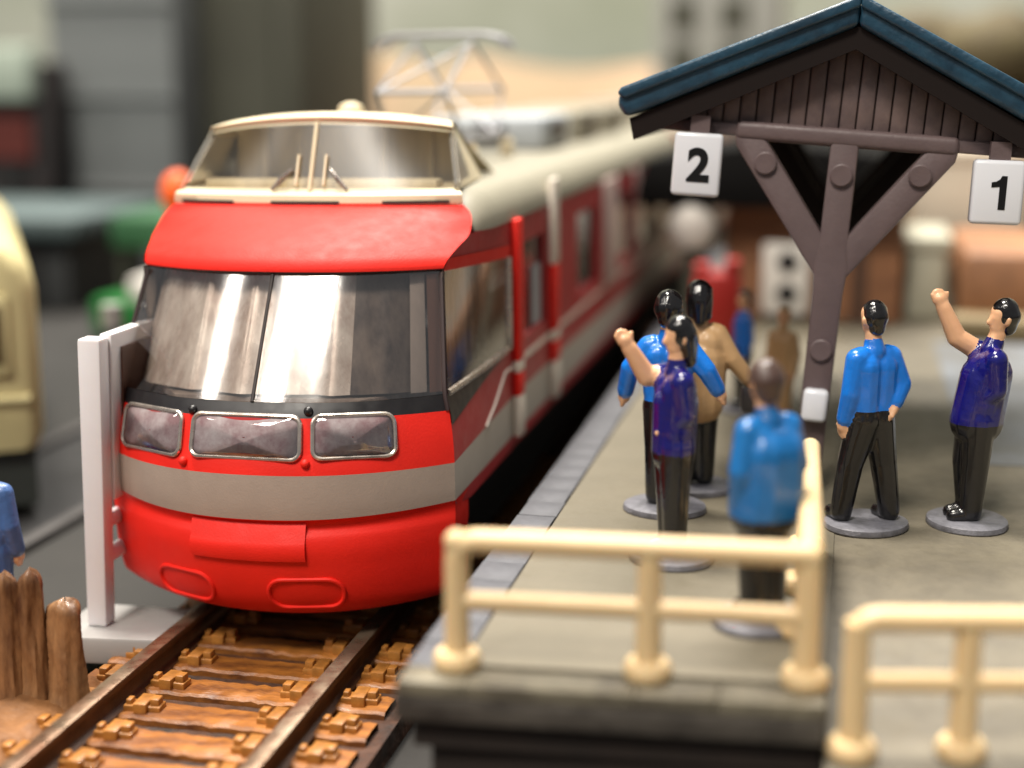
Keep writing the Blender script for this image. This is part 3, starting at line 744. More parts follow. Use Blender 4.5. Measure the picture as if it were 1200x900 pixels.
# ------------------------------------------------------------------ platform canopy
can = empty('platform_canopy', (26.75, 12, 6), 'brown timber platform canopy with Y braced post and dark teal gable roof', 'canopy')
RISE = 5.4; HW = 11.8; ZE = 20.7
def roofz(x): return ZE + RISE * (1 - abs(x) / HW)
for sg in (-1, 1):
    b = MB(); th_ = 1.25
    b.prism([(0, roofz(0)), (sg * HW, ZE), (sg * (HW + .05), ZE - th_ * .55), (sg * (HW - .45), ZE - th_), (0, roofz(0) - th_)], -1.9, 34)
    rf = b.build('roof', M['teal'], can, bevel=0.28, seg=3, local=True)
    b = MB(); b.prism([(0, roofz(0) + .28), (sg * (HW - .1), ZE + .28), (sg * (HW + .1), ZE - .05), (sg * (HW - .3), ZE - .3), (0, roofz(0) - .35)], -2.15, -1.75); b.build('barge_board', M['teal'], rf, bevel=0.16, seg=3, local=True)
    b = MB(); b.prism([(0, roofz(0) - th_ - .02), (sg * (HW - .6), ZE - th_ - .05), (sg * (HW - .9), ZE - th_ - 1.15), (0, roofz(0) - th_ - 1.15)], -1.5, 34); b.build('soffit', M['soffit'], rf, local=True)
# gable planks
pw = 0.86
for i in range(-12, 13):
    x0 = (i - .5) * pw + .03; x1 = (i + .5) * pw - .03
    za = min(roofz(x0), roofz(x1)) - 1.3
    if za < 19.75: continue
    b = MB(); b.prism([(x0, 19.5), (x1, 19.5), (x1, roofz(x1) - 1.6), (x0, roofz(x0) - 1.6)], -0.1 + rng.uniform(-.04, .02), 0.34)
    b.build('plank', M['plank'], can, bevel=0.09, local=True)
b = MB(); b.box(-10.2, 10.2, -0.2, 0.4, 19.3, 22.0)
b2 = MB(); b2.prism([(-9.9, 19.3), (9.9, 19.3), (0, 23.9)], 0.1, 0.45); b2.build('gable_backing', M['soffit'], can, local=True)
b = MB(); b.box(-5.7, 5.7, -0.66, 0.3, 18.72, 19.68); b.build('front_beam', M['wood'], can, bevel=0.3, seg=4, local=True)
b = MB(); b.box(-10.6, 10.6, -0.4, 0.45, 18.9, 19.55); b.build('tie_beam', M['wood'], can, bevel=0.12, local=True)
def frame(yo, main):
    nm = M['wood'] if main else M['soffit']  # rear frames get the near black colour with shade painted in
    b = MB()
    b.prism([(-.72, 0), (.72, 0), (.78, 11.0), (.9, 12.6), (.74, 13.6), (.72, 19.3), (-.72, 19.3), (-.74, 13.6), (-.9, 12.6), (-.78, 11.0)], yo - .62, yo + .62)
    po = b.build('post', nm, can, bevel=0.16, local=True)
    for sg in (-1, 1):
        b = MB(); b.prism([(sg * .3, 11.2), (sg * 1.0, 12.2), (sg * 5.6, 18.4), (sg * 5.75, 19.3), (sg * 4.4, 19.3), (sg * .3, 13.7)], yo - .56, yo + .56); b.build('brace', nm, can, bevel=0.16, local=True)
    if main:
        for bx, bz, by in ((0, 17.3, -.62), (-3.95, 17.6, -.56), (3.95, 17.6, -.56), (0, 8.0, -.62)):
            b = MB(); rows = []
            for rad, yy in ((.60, yo + by + .05), (.60, yo + by - .16), (.52, yo + by - .22), (.002, yo + by - .21)):
                rows.append([(bx + rad * math.cos(2 * math.pi * k / 20), yy, bz + rad * math.sin(2 * math.pi * k / 20)) for k in range(20)])
            b.grid(rows, close=True); b.build('bolt', nm, can, smooth=True, local=True)
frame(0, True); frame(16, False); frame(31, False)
b = MB(); b.box(-.66, .68, -1.35, -.5, 4.15, 5.95); b.build('white_box', M['sign_white'], can, bevel=0.28, seg=3, local=True)
for sx in (-5.2, 5.2):
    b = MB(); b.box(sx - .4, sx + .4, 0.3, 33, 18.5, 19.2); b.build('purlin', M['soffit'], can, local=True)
can.rotation_euler.y = 0.07

def text_mesh(txt, size, name, m, parent, loc, rot):
    cu = bpy.data.curves.new('numeral_curve', 'FONT'); cu.body = txt; cu.size = size; cu.extrude = 0.03; cu.offset = 0.085
    cu.align_x = 'CENTER'; cu.align_y = 'CENTER'; cu.resolution_u = 6
    to = bpy.data.objects.new('numeral_tmp', cu); COL.objects.link(to)
    dg = bpy.context.evaluated_depsgraph_get(); dg.update()
    me = bpy.data.meshes.new_from_object(to.evaluated_get(dg))
    bpy.data.objects.remove(to); bpy.data.curves.remove(cu)
    me.materials.clear(); me.materials.append(m)
    o = bpy.data.objects.new(name, me); COL.objects.link(o); o.parent = parent; o.location = loc; o.rotation_euler = rot
    return o
def sign(txt, loc, w, h, tilt, label, dx, dz):
    s_ = empty('platform_sign', loc, label, 'sign', 'numbered signs under the canopy')
    b = MB(); b.box(-w / 2, w / 2, -.45, .45, -h / 2, h / 2); b.build('plate', M['sign_white'], s_, bevel=0.22, seg=3, local=True)
    if txt == '1':
        b = MB(); b.prism([(-.02 + dx, -.85), (.33 + dx, -.85), (.33 + dx, .85), (.06 + dx, .85), (-.02 + dx, .68), (-.2 + dx, .56), (-.42 + dx, .52), (-.42 + dx, .26), (-.02 + dx, .3)], -.475, -.44); b.build('numeral', M['ink'], s_, local=True)
    else:
        text_mesh(txt, 2.35, 'numeral', M['ink'], s_, (dx, -.462, dz), (R(90), 0, 0))
    b = MB(); b.box(-.5, .5, -.2, .3, h / 2 - .1, h / 2 + .9); b.build('hanger', M['wood'], s_, local=True)
    s_.rotation_euler = (0, tilt, R(4))
    return s_
sign('2', (20.5, 11.0, 23.75), 2.55, 3.3, 0.06, 'white sign with black number 2 under the left eave', .08, -.1)
sign('1', (35.7, 11.0, 22.55), 2.55, 3.25, 0.03, 'white sign with black number 1 under the right eave', .06, 0)

# ------------------------------------------------------------------ figures
def capsule(bm, p0, r0, p1, r1, nu=12, nv=5):
    p0 = Vector(p0); p1 = Vector(p1); d = p1 - p0; L = d.length
    q = d.to_track_quat('Z', 'Y').to_matrix() if L > 1e-6 else Matrix.Identity(3)
    rows = []
    for k in range(nv + 1):
        a = -math.pi / 2 + (math.pi / 2) * k / nv
        rows.append((r0 * max(math.cos(a), .02), r0 * math.sin(a)))
    for k in range(nv + 1):
        a = (math.pi / 2) * k / nv
        rows.append((r1 * max(math.cos(a), .02), L + r1 * math.sin(a)))
    vs = [[bm.verts.new(p0 + q @ Vector((rad * math.cos(2 * math.pi * j / nu), rad * math.sin(2 * math.pi * j / nu), z))) for j in range(nu)] for rad, z in rows]
    for i in range(len(vs) - 1):
        for j in range(nu):
            bm.faces.new((vs[i][j], vs[i][(j + 1) % nu], vs[i + 1][(j + 1) % nu], vs[i + 1][j]))
    bm.faces.new(vs[0][::-1]); bm.faces.new(vs[-1])

def seg_dist(p, a, b, ra, rb):
    d = b - a; L2 = d.length_squared
    t = 0 if L2 < 1e-9 else max(0, min(1, (p - a).dot(d) / L2))
    return (p - (a + d * t)).length - (ra + (rb - ra) * t)

def figure(label, loc, yaw, prims, mats, hair, group='painted passengers on the platform', extra=None, disc=2.2, hmat=None, voxel=0.07, hem=None, lean=0.0):
    """prims: (p0, r0, p1, r1, material index); faces -Y before the turn"""
    root = empty('person', loc, label, 'figurine', group)
    def ln(p): return (p[0], p[1] + lean * max(0, p[2] - 4.5) * .14, p[2])
    prims = [(ln(p0), r0, ln(p1), r1, mi) for p0, r0, p1, r1, mi in prims]
    hair = [(ln(p0), r0, ln(p1), r1) for p0, r0, p1, r1 in hair]
    bm = bmesh.new()
    for p0, r0, p1, r1, mi in prims: capsule(bm, p0, r0, p1, r1)
    me = bpy.data.meshes.new('body'); bm.to_mesh(me); bm.free()
    tmp = bpy.data.objects.new('tmp_body', me); COL.objects.link(tmp)
    md = tmp.modifiers.new('r', 'REMESH'); md.mode = 'VOXEL'; md.voxel_size = voxel; md.use_smooth_shade = True
    ms = tmp.modifiers.new('s', 'SMOOTH'); ms.iterations = 5; ms.factor = 0.5
    dg = bpy.context.evaluated_depsgraph_get(); dg.update()
    m2 = bpy.data.meshes.new_from_object(tmp.evaluated_get(dg))
    bpy.data.objects.remove(tmp); bpy.data.meshes.remove(me)
    m2.name = 'body'; m2.materials.clear()
    for m in mats: m2.materials.append(m)
    A = np.array([p[0] for p in prims], float); B = np.array([p[2] for p in prims], float)
    ra = np.array([p[1] for p in prims]); rb = np.array([p[3] for p in prims]); MI = np.array([p[4] for p in prims])
    n = len(m2.polygons); C = np.empty(n * 3); m2.polygons.foreach_get('center', C); C = C.reshape(-1, 3)
    best = np.full(n, 1e9); bi = np.zeros(n, int)
    for k in range(len(prims)):
        d = B[k] - A[k]; L2 = max((d * d).sum(), 1e-9)
        t = np.clip(((C - A[k]) @ d) / L2, 0, 1)
        dist = np.linalg.norm(C - (A[k] + t[:, None] * d), axis=1) - (ra[k] + (rb[k] - ra[k]) * t)
        mk = np.full(n, MI[k])
        if hem is not None and MI[k] > 0 and 5 < A[k][2] < 7 and abs(A[k][0]) < .9:
            mk = np.where(C[:, 2] > hem, 1, 2)
        upd = dist < best; best[upd] = dist[upd]; bi[upd] = mk[upd]
    m2.polygons.foreach_set('material_index', bi.astype(np.int32))
    m2.polygons.foreach_set('use_smooth', np.ones(n, bool))
    o = bpy.data.objects.new('body', m2); COL.objects.link(o); o.parent = root
    # hair
    bm = bmesh.new()
    for p0, r0, p1, r1 in hair: capsule(bm, p0, r0, p1, r1)
    me = bpy.data.meshes.new('hair'); bm.to_mesh(me); bm.free()
    tmp = bpy.data.objects.new('tmp_hair', me); COL.objects.link(tmp)
    md = tmp.modifiers.new('r', 'REMESH'); md.mode = 'VOXEL'; md.voxel_size = 0.08; md.use_smooth_shade = True
    ms = tmp.modifiers.new('s', 'SMOOTH'); ms.iterations = 4
    dg = bpy.context.evaluated_depsgraph_get(); dg.update()
    m3 = bpy.data.meshes.new_from_object(tmp.evaluated_get(dg)); bpy.data.objects.remove(tmp); bpy.data.meshes.remove(me)
    m3.name = 'hair'; m3.materials.clear(); m3.materials.append(hmat or M['hair'])
    for p in m3.polygons: p.use_smooth = True
    ho = bpy.data.objects.new('hair', m3); COL.objects.link(ho); ho.parent = root
    if disc:
        b = MB(); n = 28; rg = random.Random(len(label))
        prof = [(.98, 0), (1.0, .08), (.98, .3), (.93, .36), (.5, .38)]
        rows = [[(disc * k * (1 + .02 * math.sin(3 * a)) * math.cos(a), disc * k * .92 * math.sin(a), z) for a in [2 * math.pi * j / n for j in range(n)]] for k, z in prof]
        b.grid(rows, close=True); e = len(b.v); b.f.append(tuple(e - n + k for k in range(n))); b.m.append(0)
        b.build('base', M['disc'], root, smooth=True, local=True)
    if extra: extra(root)
    root.rotation_euler.z = yaw
    return root

def body(arm_l, arm_r, leg_l=None, leg_r=None, head=(0, 0), sleeve=(1, 1), coat=False, top=1, bottom=2, wide=1.0):
    """arm_*: (elbow, wrist); sleeve 1 = to the wrist, 0.5 = to the elbow, 0 = bare. mats: 0 skin, 1 top, 2 trousers"""
    pr = []
    hx, hy = head
    sh = 8.8
    for sx in (-1, 1):
        pr.append(((sx * .48 * wide, 0, 6.3), .80 * wide, (sx * .5 * wide, .02, 8.2), .84 * wide, top))
        pr.append(((sx * .5 * wide, 0, 8.3), .78, (sx * .78, 0.02, 8.8), .52, top))
        pr.append(((sx * .42, 0, 5.5), .82, (sx * .42, 0, 6.0), .82, bottom if not coat else top))
    pr.append(((0, 0.05, 9.0), .56, (hx * .4, hy * .4 + .03, 9.35), .50, top))
    pr.append(((hx * .4, hy * .4, 9.4), .42, (hx * .7, hy * .7 + .02, 9.8), .42, 0 if not coat else top))
    pr.append(((hx, hy + .08, 10.6), .60, (hx, hy + .0, 10.85), .62, 0))
    pr.append(((hx, hy - .12, 10.2), .44, (hx, hy - .1, 10.6), .54, 0))
    pr.append(((hx, hy - .66, 10.4), .12, (hx, hy - .58, 10.7), .07, 0))
    for sx in (-1, 1): pr.append(((hx + sx * .59, hy + .1, 10.4), .11, (hx + sx * .62, hy + .12, 10.62), .14, 0))
    legs = [leg_l or ((-.48, -.05, 3.2), (-.5, .05, .8)), leg_r or ((.48, -.05, 3.2), (.5, .05, .8))]
    for sx, (kn, an) in zip((-1, 1), legs):
        pr.append(((sx * .44, 0, 5.6), .86, kn, .68, bottom)); pr.append((kn, .68, an, .56, bottom))
        an = Vector(an)
        pr.append((tuple(an + Vector((0, .1, -.12))), .46, tuple(an + Vector((0, -.85, -.22))), .38, bottom))
    for sx, (el, wr), sl in ((-1, arm_l, sleeve[0]), (1, arm_r, sleeve[1])):
        s0 = Vector((sx * 1.02, 0.02, sh - .12)); el = Vector(el); wr = Vector(wr)
        if sl == 0:
            pr.append((tuple(s0), .60, tuple(s0.lerp(el, .2)), .58, top)); pr.append((tuple(s0.lerp(el, .25)), .52, tuple(el), .50, 0)); pr.append((tuple(el), .50, tuple(wr), .38, 0))
        elif sl < 1:
            pr.append((tuple(s0), .58, tuple(el), .50, top)); pr.append((tuple(el.lerp(wr, .1)), .42, tuple(wr), .33, 0))
        else:
            pr.append((tuple(s0), .58, tuple(el), .52, top)); pr.append((tuple(el), .52, tuple(wr), .45, top))
        d = (wr - el).normalized(); side = d.cross(Vector((1, 0, 0)))
        side = side.normalized() if side.length > .1 else Vector((0, 1, 0))
        hnd = wr + d * .45
        pr.append((tuple(wr + d * .1), .32, tuple(hnd), .34, 0))
        for q, (o_, ln) in enumerate(((-.24, .40), (-.08, .50), (.08, .48), (.24, .36))):
            pr.append((tuple(hnd + side * o_), .14, tuple(hnd + side * o_ * .95 + d * ln), .12, 0))
        pr.append((tuple(wr + d * .25 + side * .25), .13, tuple(wr + d * .55 + side * .46), .11, 0))
    return pr
def hair_short(head=(0, 0), bulk=0.0):
    hx, hy = head
    return [((hx, hy + .18, 10.75), .66 + bulk, (hx, hy + .1, 10.98), .61 + bulk), ((hx, hy + .34, 10.2), .42 + bulk, (hx, hy + .3, 10.7), .52 + bulk), ((hx + .1, hy - .34, 11.12), .26, (hx - .05, hy + .1, 11.22), .38 + bulk), ((hx - .3, hy - .22, 10.98), .2, (hx - .35, hy + .2, 11.05), .3 + bulk)]
def hair_long(head=(0, 0)):
    hx, hy = head
    return hair_short(head, .08) + [((hx, hy + .55, 9.5), .36, (hx, hy + .45, 10.5), .54), ((hx - .38, hy + .4, 9.7), .3, (hx - .34, hy + .28, 10.6), .4), ((hx + .38, hy + .4, 9.8), .3, (hx + .34, hy + .28, 10.6), .4)]
SK, BL, NV, TN, TR = M['skin'], M['blue'], M['navy'], M['tan'], M['trouser']
down_l = ((-1.35, .15, 7.0), (-1.4, -.3, 5.6)); down_r = ((1.35, .15, 7.0), (1.4, -.3, 5.6))

# navy vest at the right edge, arm raised, looking left
figure('figurine in navy vest raising one arm, rightmost beside the number 1 sign', (35.0, 7.6, 5.97), R(-75),
       body(((-1.2, -1.35, 9.45), (-1.35, -2.3, 11.0)), ((1.1, .3, 7.2), (.6, -.3, 6.4)), head=(0, .3), sleeve=(0, 1),
            leg_l=((-.42, -.1, 3.2), (-.42, .1, .8)), leg_r=((.42, .1, 3.2), (.42, .0, .8))) + [((0, -.1, 5.4), 1.22, (0, 0, 7.6), 1.22, 1), ((0, .15, 5.4), 1.22, (0, .15, 7.8), 1.2, 1)],
       [SK, NV, TR], hair_short((0, .3), .06), hem=5.35, lean=0.95)
# blue shirt, walking away
figure('figurine in bright blue shirt walking, between the canopy post and the waving one', (29.95, 6.0, 6.0), R(-143),
       body(((-1.5, .35, 7.3), (-1.0, .55, 6.5)), ((1.3, .05, 7.0), (1.35, -.25, 5.7)), leg_l=((-.85, .1, 3.3), (-1.15, .35, .82)), leg_r=((.85, -.35, 3.3), (1.15, -.5, .8)), head=(0, -.2), sleeve=(1, 1)),
       [SK, BL, TR], hair_short((0, -.2), .0), hem=6.1)
# navy vest, arm up, front of the group
figure('figurine in navy vest with long black hair raising one arm, beside the train', (20.95, -1.2, 6.0), R(-65),
       body(((-1.15, -1.0, 8.6), (-1.1, -1.9, 10.0)), ((1.05, .2, 7.2), (.6, -.3, 6.4)), head=(0, .1), sleeve=(0, 1),
            leg_l=((-.4, 0, 3.2), (-.38, .05, .8)), leg_r=((.4, 0, 3.2), (.38, .05, .8))) + [((0, 0, 5.2), 1.05, (0, .05, 7.6), 1.08, 1)],
       [SK, NV, TR], hair_long((0, .1)), hem=5.25)
# blue shirt behind, arms held out
figure('figurine in blue shirt holding both arms out, half hidden behind the navy vest', (19.7, 6.7, 6.0), R(176),
       body(((2.0, .1, 7.6), (2.3, -.3, 6.5)), ((-2.1, .1, 7.6), (-2.5, -.4, 6.4)), sleeve=(1, 1)) if False else
       body(((-2.0, .1, 7.6), (-2.5, -.3, 6.6)), ((1.95, .1, 7.5), (2.3, -.4, 6.2)), sleeve=(1, 1)), [SK, BL, TR], hair_short((0, 0), .12), hem=5.9)
# tan coat with a bag
def bag_c(root):
    b = MB(); b.box(-.8, .8, -.35, .35, -.9, .6)
    o = b.build('bag', M['bag'], root, bevel=0.25, local=True); o.location = (-3.2, -.3, 5.2)
figure('figurine in tan coat with a black bag, back turned', (20.8, 11.0, 6.0), R(190),
       body(((-1.8, .1, 7.4), (-2.7, -.2, 6.3)), down_r, sleeve=(1, 1), coat=True, wide=1.1) + [((-.3, 0, 4.9), 1.2, (-.3, 0, 7.2), 1.3, 1), ((.3, 0, 4.9), 1.2, (.3, 0, 7.2), 1.3, 1)], [SK, TN, TR], hair_long((0, 0)), extra=bag_c)
# children farther along the platform
fd = figure('small blurred figurine in blue near the red machine, facing the train', (21.9, 31, 6.0), R(-70), body(down_l, down_r), [SK, BL, TR], hair_short())
fd.scale = (.72, .72, .72)
fe = figure('small blurred figurine in beige clothes below the cream cabinet', (24.7, 27, 6.0), R(-30), body(down_l, down_r, coat=True), [SK, TN, TN], hair_short(), hmat=TN)
fe.scale = (.68, .68, .68)
# near, out of focus, seen from behind with a dark bag
def bag_f(root):
    b = MB(); b.box(-1.0, 1.0, -.7, .7, -.6, .5)
    o = b.build('bag', M['bag'], root, bevel=0.35, local=True); o.location = (-.9, -1.2, 4.3)
M['teal_coat'] = mat('painted_teal_blue', rgb(14, 104, 172), 0.35, coat=0.3, var=0.2, vscale=.8)
ff = figure('figurine in teal blue coat seen from behind, nearest behind the cream railing', (25.6, -8.7, 6.0), R(222),
       body(((-1.45, .1, 7.0), (-1.3, -.6, 5.4)), ((1.45, .2, 7.0), (1.2, -.1, 5.6)), head=(.05, -.3), wide=1.1) + [((-.3, 0, 5.1), 1.3, (-.2, .1, 7.6), 1.35, 1), ((.3, 0, 5.1), 1.3, (.2, .1, 7.6), 1.35, 1)], [SK, M['teal_coat'], TR], hair_short((.05, -.3), .1), extra=bag_f, hmat=M['hair_brown'], hem=4.9)
ff.scale = (1, 1, .96)
# left edge
figure('figurine in denim blue jacket cut off by the left edge', (-14.65, -2.0, -1.5), R(185),
       body(down_l, down_r, sleeve=(1, 1)) + [((0, 0, 4.4), 1.1, (0, 0, 6.6), 1.15, 1)], [SK, M['denim'], M['denim']], hair_short((0, 0), .05), hmat=M['hair_brown'])

# ------------------------------------------------------------------ sign stand by the track
st = empty('sign_stand', (-9.2, 1, -1.8), 'white signboard stand on a grey slab left of the train', 'sign stand')
b = MB(); b.slab([(-11.6, -2.2), (-5.6, -1.45), (-5.6, 3.3), (-11.6, 3.0)], -1.85, -.35); b.build('slab', M['slab_grey'], st, bevel=0.18)
for yy in (0.1, 9.6):
    b = MB(); b.prism([(-10.15, -.36), (-9.0, -.36), (-8.45, 15.2), (-9.75, 15.2)], yy - .55, yy + .55); b.build('post', M['stand_white'], st, bevel=0.18)
b = MB(); b.prism([(-9.35, 6.4), (-8.65, 6.4), (-8.35, 15.3), (-9.05, 15.3)], .65, 9.05); bo = b.build('board', M['stand_white'], st, bevel=0.1)
b = MB(); b.prism([(-8.6, 7.2), (-8.5, 7.2), (-8.22, 14.5), (-8.32, 14.5)], 1.5, 8.2); b.build('panel', M['stand_panel'], bo)
for zz in (5.2, 3.3):
    b = MB(); b.tube([(-9.3, .5, zz), (-9.3, 9.2, zz)], 0.42, 10); b.build('rod', M['stand_white'], st, smooth=True)

# ------------------------------------------------------------------ wooden stakes
def stake(loc, h, r, seed, label, lean):
    rg = random.Random(seed); b = MB(); n = 36; m_ = 40; rows = []
    ph = [rg.uniform(0, 6.28) for _ in range(8)]
    for i in range(m_ + 1):
        t = i / m_; rows.append([])
        for k in range(n):
            a = 2 * math.pi * k / n
            rr_ = r * (1.15 - .22 * t)
            rr_ *= 1 + .10 * math.sin(2 * a + ph[0]) + .07 * math.sin(5 * a + 2.5 * t + ph[1]) + .05 * math.sin(9 * a - 4 * t + ph[2]) + .05 * math.sin(11 * t + 3 * a + ph[3]) + rg.uniform(-.025, .025)
            rr_ += r * .9 * math.exp(-t * 14)
            if t > .9: rr_ *= max(.05, math.sqrt(max(0, 1 - ((t - .9) / .1) ** 2)))
            for c_, w_, aa in ((.62, .17, ph[4]), (.3, .12, ph[5])):
                da = math.atan2(math.sin(a - aa), math.cos(a - aa))
                rr_ -= .42 * r * math.exp(-((t - c_) / w_) ** 2) * math.exp(-(da / .42) ** 2)
            rows[-1].append((loc[0] + rr_ * math.cos(a) + lean * t, loc[1] + rr_ * .85 * math.sin(a), loc[2] + h * t + .12 * math.sin(2 * a + ph[6]) * t))
    b.grid(rows, close=True)
    o = b.build('wooden_stake', M['stake'], smooth=True)
    return tag(o, label, 'stake', 'brown stakes beside the track')
stake((-9.85, -8.4, -2.2), 7.6, .62, 1, 'tall brown stake at the left edge, leftmost of the row', .1)
stake((-8.75, -8.0, -2.0), 7.5, .6, 2, 'tall brown stake second from the left edge', .1)
stake((-7.95, -7.6, -1.8), 5.4, .3, 5, 'thin short brown stake squeezed between two thicker ones', .05)
stake((-7.15, -7.7, -1.9), 5.9, .78, 4, 'short stout brown stake nearest the grey slab', .05)

# ------------------------------------------------------------------ background left
bus = empty('cream_bus', (-34.5, 19.2, -2.9), 'cream bus end with rounded roof cut off by the left edge', 'bus')
M['bus'] = mat('bus_cream', rgb(216, 204, 152), 0.45, var=0.12, vscale=0.3)
prof = [(9.0, 5.2), (9.45, 6.4), (9.5, 16.6), (9.2, 18.2), (8.0, 19.6), (5, 20.8), (0, 21.3)]
prof = prof + [(-x, z) for x, z in prof[::-1][1:]]
b = MB(); secs = []
for yy, sc_, dz in ((-.1, .88, -.7), (.35, .96, -.25), (1.3, 1, 0), (44, 1, 0)):
    secs.append([(x * sc_, yy, z + (dz if z > 16 else 0)) for x, z in prof])
b.grid(secs); b.f.append(tuple(range(len(prof)))); b.m.append(0)
b.build('body', M['bus'], bus, smooth=True, local=True)
M['bus_pane'] = mat('bus_pane', rgb(96, 82, 52), .25)
for xx, ww in ((6.6, 1.0), (2.6, 1.9), (-2.6, 1.9), (-6.6, 1.0)):
    b = MB(); b.box(xx - ww, xx + ww, -.5, .1, 10.6, 16.4); f = b.build('window_frame', M['bus'], bus, bevel=.3, local=True)
    b = MB(); b.box(xx - ww * .45, xx + ww * .45, -.6, -.3, 11.6, 15.6); b.build('pane', M['bus_pane'], f, local=True)
b = MB(); b.tube([(-8.6, -.1, 8.9), (8.6, -.1, 8.9)], .35, 8); b.build('trim', M['bus'], bus, smooth=True, local=True)
b = MB(); b.box(-8.8, 8.8, .6, 43, 1.0, 5.4); b.build('underframe', mat('bus_dark', rgb(48, 52, 48), .6), bus, local=True)
for xx in (-7.6, 7.6):
    for yy in (6, 36):
        b = MB(); rows = [[(xx + xo, yy + rad * math.cos(2 * math.pi * k / 18), 2.0 + rad * math.sin(2 * math.pi * k / 18)) for k in range(18)] for xo, rad in ((-.8, .3), (-.8, 2.0), (.8, 2.0), (.8, .3))]
        b.grid(rows, close=True); b.build('wheel', M['under'], bus, smooth=True, local=True)
bus.rotation_euler.z = R(33)

def post(loc, h, r, label):
    o = empty('marker_post', loc, label, 'post')
    b = MB(); b.tube([(0, 0, 0), (0, 0, h * .86)], r, 12); b.build('shaft', mat('post_blue_grey', rgb(58, 70, 78), .5), o, smooth=True, local=True)
    b = MB(); b.tube([(0, 0, h * .86), (0, 0, h)], r * 1.12, 12); b.build('cap', M['slab_grey'], o, smooth=True, local=True)
post((-29.2, 40, -3), 13.2, .75, 'dark post with pale cap beside the cream bus')

def block(name, label, cat, x0, x1, y0, y1, z0, z1, m, extra=None):
    o = empty(name, ((x0 + x1) / 2, y0, z0), label, cat)
    b = MB(); b.box(x0, x1, y0, y1, z0, z1); b.build('wall', m, o, bevel=.4)
    if extra: extra(o)
    return o
M['bg_grey'] = mat('facade_grey', rgb(122, 126, 126), 0.7, var=0.1, vscale=0.03)
M['bg_dark'] = mat('facade_olive', rgb(72, 72, 60), 0.7, var=0.25, vscale=0.04)
M['bg_pale'] = mat('facade_pale', rgb(170, 182, 168), 0.7, var=0.1, vscale=0.05)
M['bg_brown'] = mat('wall_brown', rgb(150, 104, 70), 0.6, col2=rgb(110, 72, 48), vscale=0.15, stretch=(1, 1, 3))
M['bg_black'] = mat('dark_opening', rgb(20, 18, 18), 0.7)
M['bg_roof'] = mat('roof_black', rgb(12, 11, 11), 0.8, spec=.1)
M['green'] = mat('toy_green', rgb(24, 110, 44), 0.4, var=0.1)
M['orange'] = mat('toy_orange', rgb(240, 96, 24), 0.4)
M['redp'] = mat('toy_red', rgb(160, 24, 14), 0.5, var=0.15, vscale=0.3)
M['white_p'] = mat('toy_white', rgb(222, 218, 210), 0.45, var=0.08, vscale=.2)
M['peach'] = mat('terrain_peach', rgb(150, 124, 98), 0.8, col2=rgb(130, 112, 86), vscale=0.02, bump=.6, bscale=.1)
M['wallpaint'] = mat('backdrop_paint', rgb(168, 170, 160), 0.8, col2=rgb(126, 132, 114), vscale=0.006)
M['teal_grey'] = mat('roof_teal_grey', rgb(84, 98, 98), 0.6, var=.15, vscale=.05)

def grey_parts(o):
    for zz in (10, 24.5, 39):
        b = MB(); b.box(-96.5, -74.5, 149.2, 150.2, zz, zz + 1.0); b.build('ledge', M['bg_grey'], o)
block('grey_building', 'tall plain grey building blurred behind the white sign stand', 'building', -96, -75, 150, 200, -3, 70, M['bg_grey'], grey_parts)
def dark_parts(o):
    b = MB(); b.box(-72, -62, 159.5, 160.2, 8, 60); b.build('pilaster', M['bg_dark'], o)
block('dark_block', 'dark olive block blurred behind the train cab', 'building', -79.5, -58, 160, 200, -3, 64, M['bg_dark'], dark_parts)  # dark olive block closing the view behind the cab
def shop_parts(o):
    b = MB(); b.box(-113, -92.5, 137, 141, 24.5, 32.5); b.build('canopy', M['bg_pale'], o, bevel=.5)
    b = MB(); b.box(-103.5, -93.5, 138.6, 139.5, 15.5, 22); b.build('sign_panel', mat('panel_dark_red', rgb(92, 34, 26), .6), o)
    b = MB(); b.box(-100, -95, 138.7, 139.4, 10, 15); b.build('opening', M['bg_black'], o)
block('dark_shop', 'dark shop front with pale green canopy at upper left', 'shop', -115, -92, 140, 148, -3, 30, mat('shop_dark', rgb(50, 44, 44), .6), shop_parts)
def low_parts(o):
    b = MB(); b.box(-112, -70, 108, 136, 7.2, 10.0); b.build('roof', M['teal_grey'], o, bevel=.5)
    for x0, x1 in ((-86, -77), (-100, -90)):
        b = MB(); b.box(x0, x1, 110.4, 111.2, -2, 6.8); b.build('opening', M['bg_black'], o)
block('low_building', 'low building with teal grey flat roof behind the cream bus', 'building', -110, -73, 111, 134, -3, 7.3, mat('low_wall', rgb(52, 54, 54), .7), low_parts)
gt = empty('green_truck', (-52, 86, -3), 'green and white vehicle blurred left of the train', 'truck')
b = MB(); b.box(-56.5, -44, 86, 104, -1.5, 3.0); b.build('body', M['green'], gt, bevel=.8)
b = MB(); b.box(-51.5, -44, 85.6, 92, 2.4, 5.6); b.build('cab', M['white_p'], gt, bevel=.8)
b = MB(); b.box(-57, -44, 92.5, 112, 8.0, 12.0); b.build('canopy', mat('toy_green_dark', rgb(48, 92, 58), .5), gt, bevel=.6)
for xx in (-56, -45):
    b = MB(); b.box(xx - .4, xx + .4, 93.5, 94.3, 2.5, 8.2); b.build('upright', M['bg_dark'], gt)
for xx in (-55, -46):
    for yy in (88, 101):
        b = MB(); b.lathe((xx, yy, -2.9), [(1.4, 0), (1.6, .4), (1.6, 1.6), (1.4, 2)], 14); b.build('wheel', M['under'], gt, smooth=True)
ol = empty('warning_lamp', (-29.6, 54, -3), 'orange lamp on a stem peeking out behind the train hood', 'lamp')
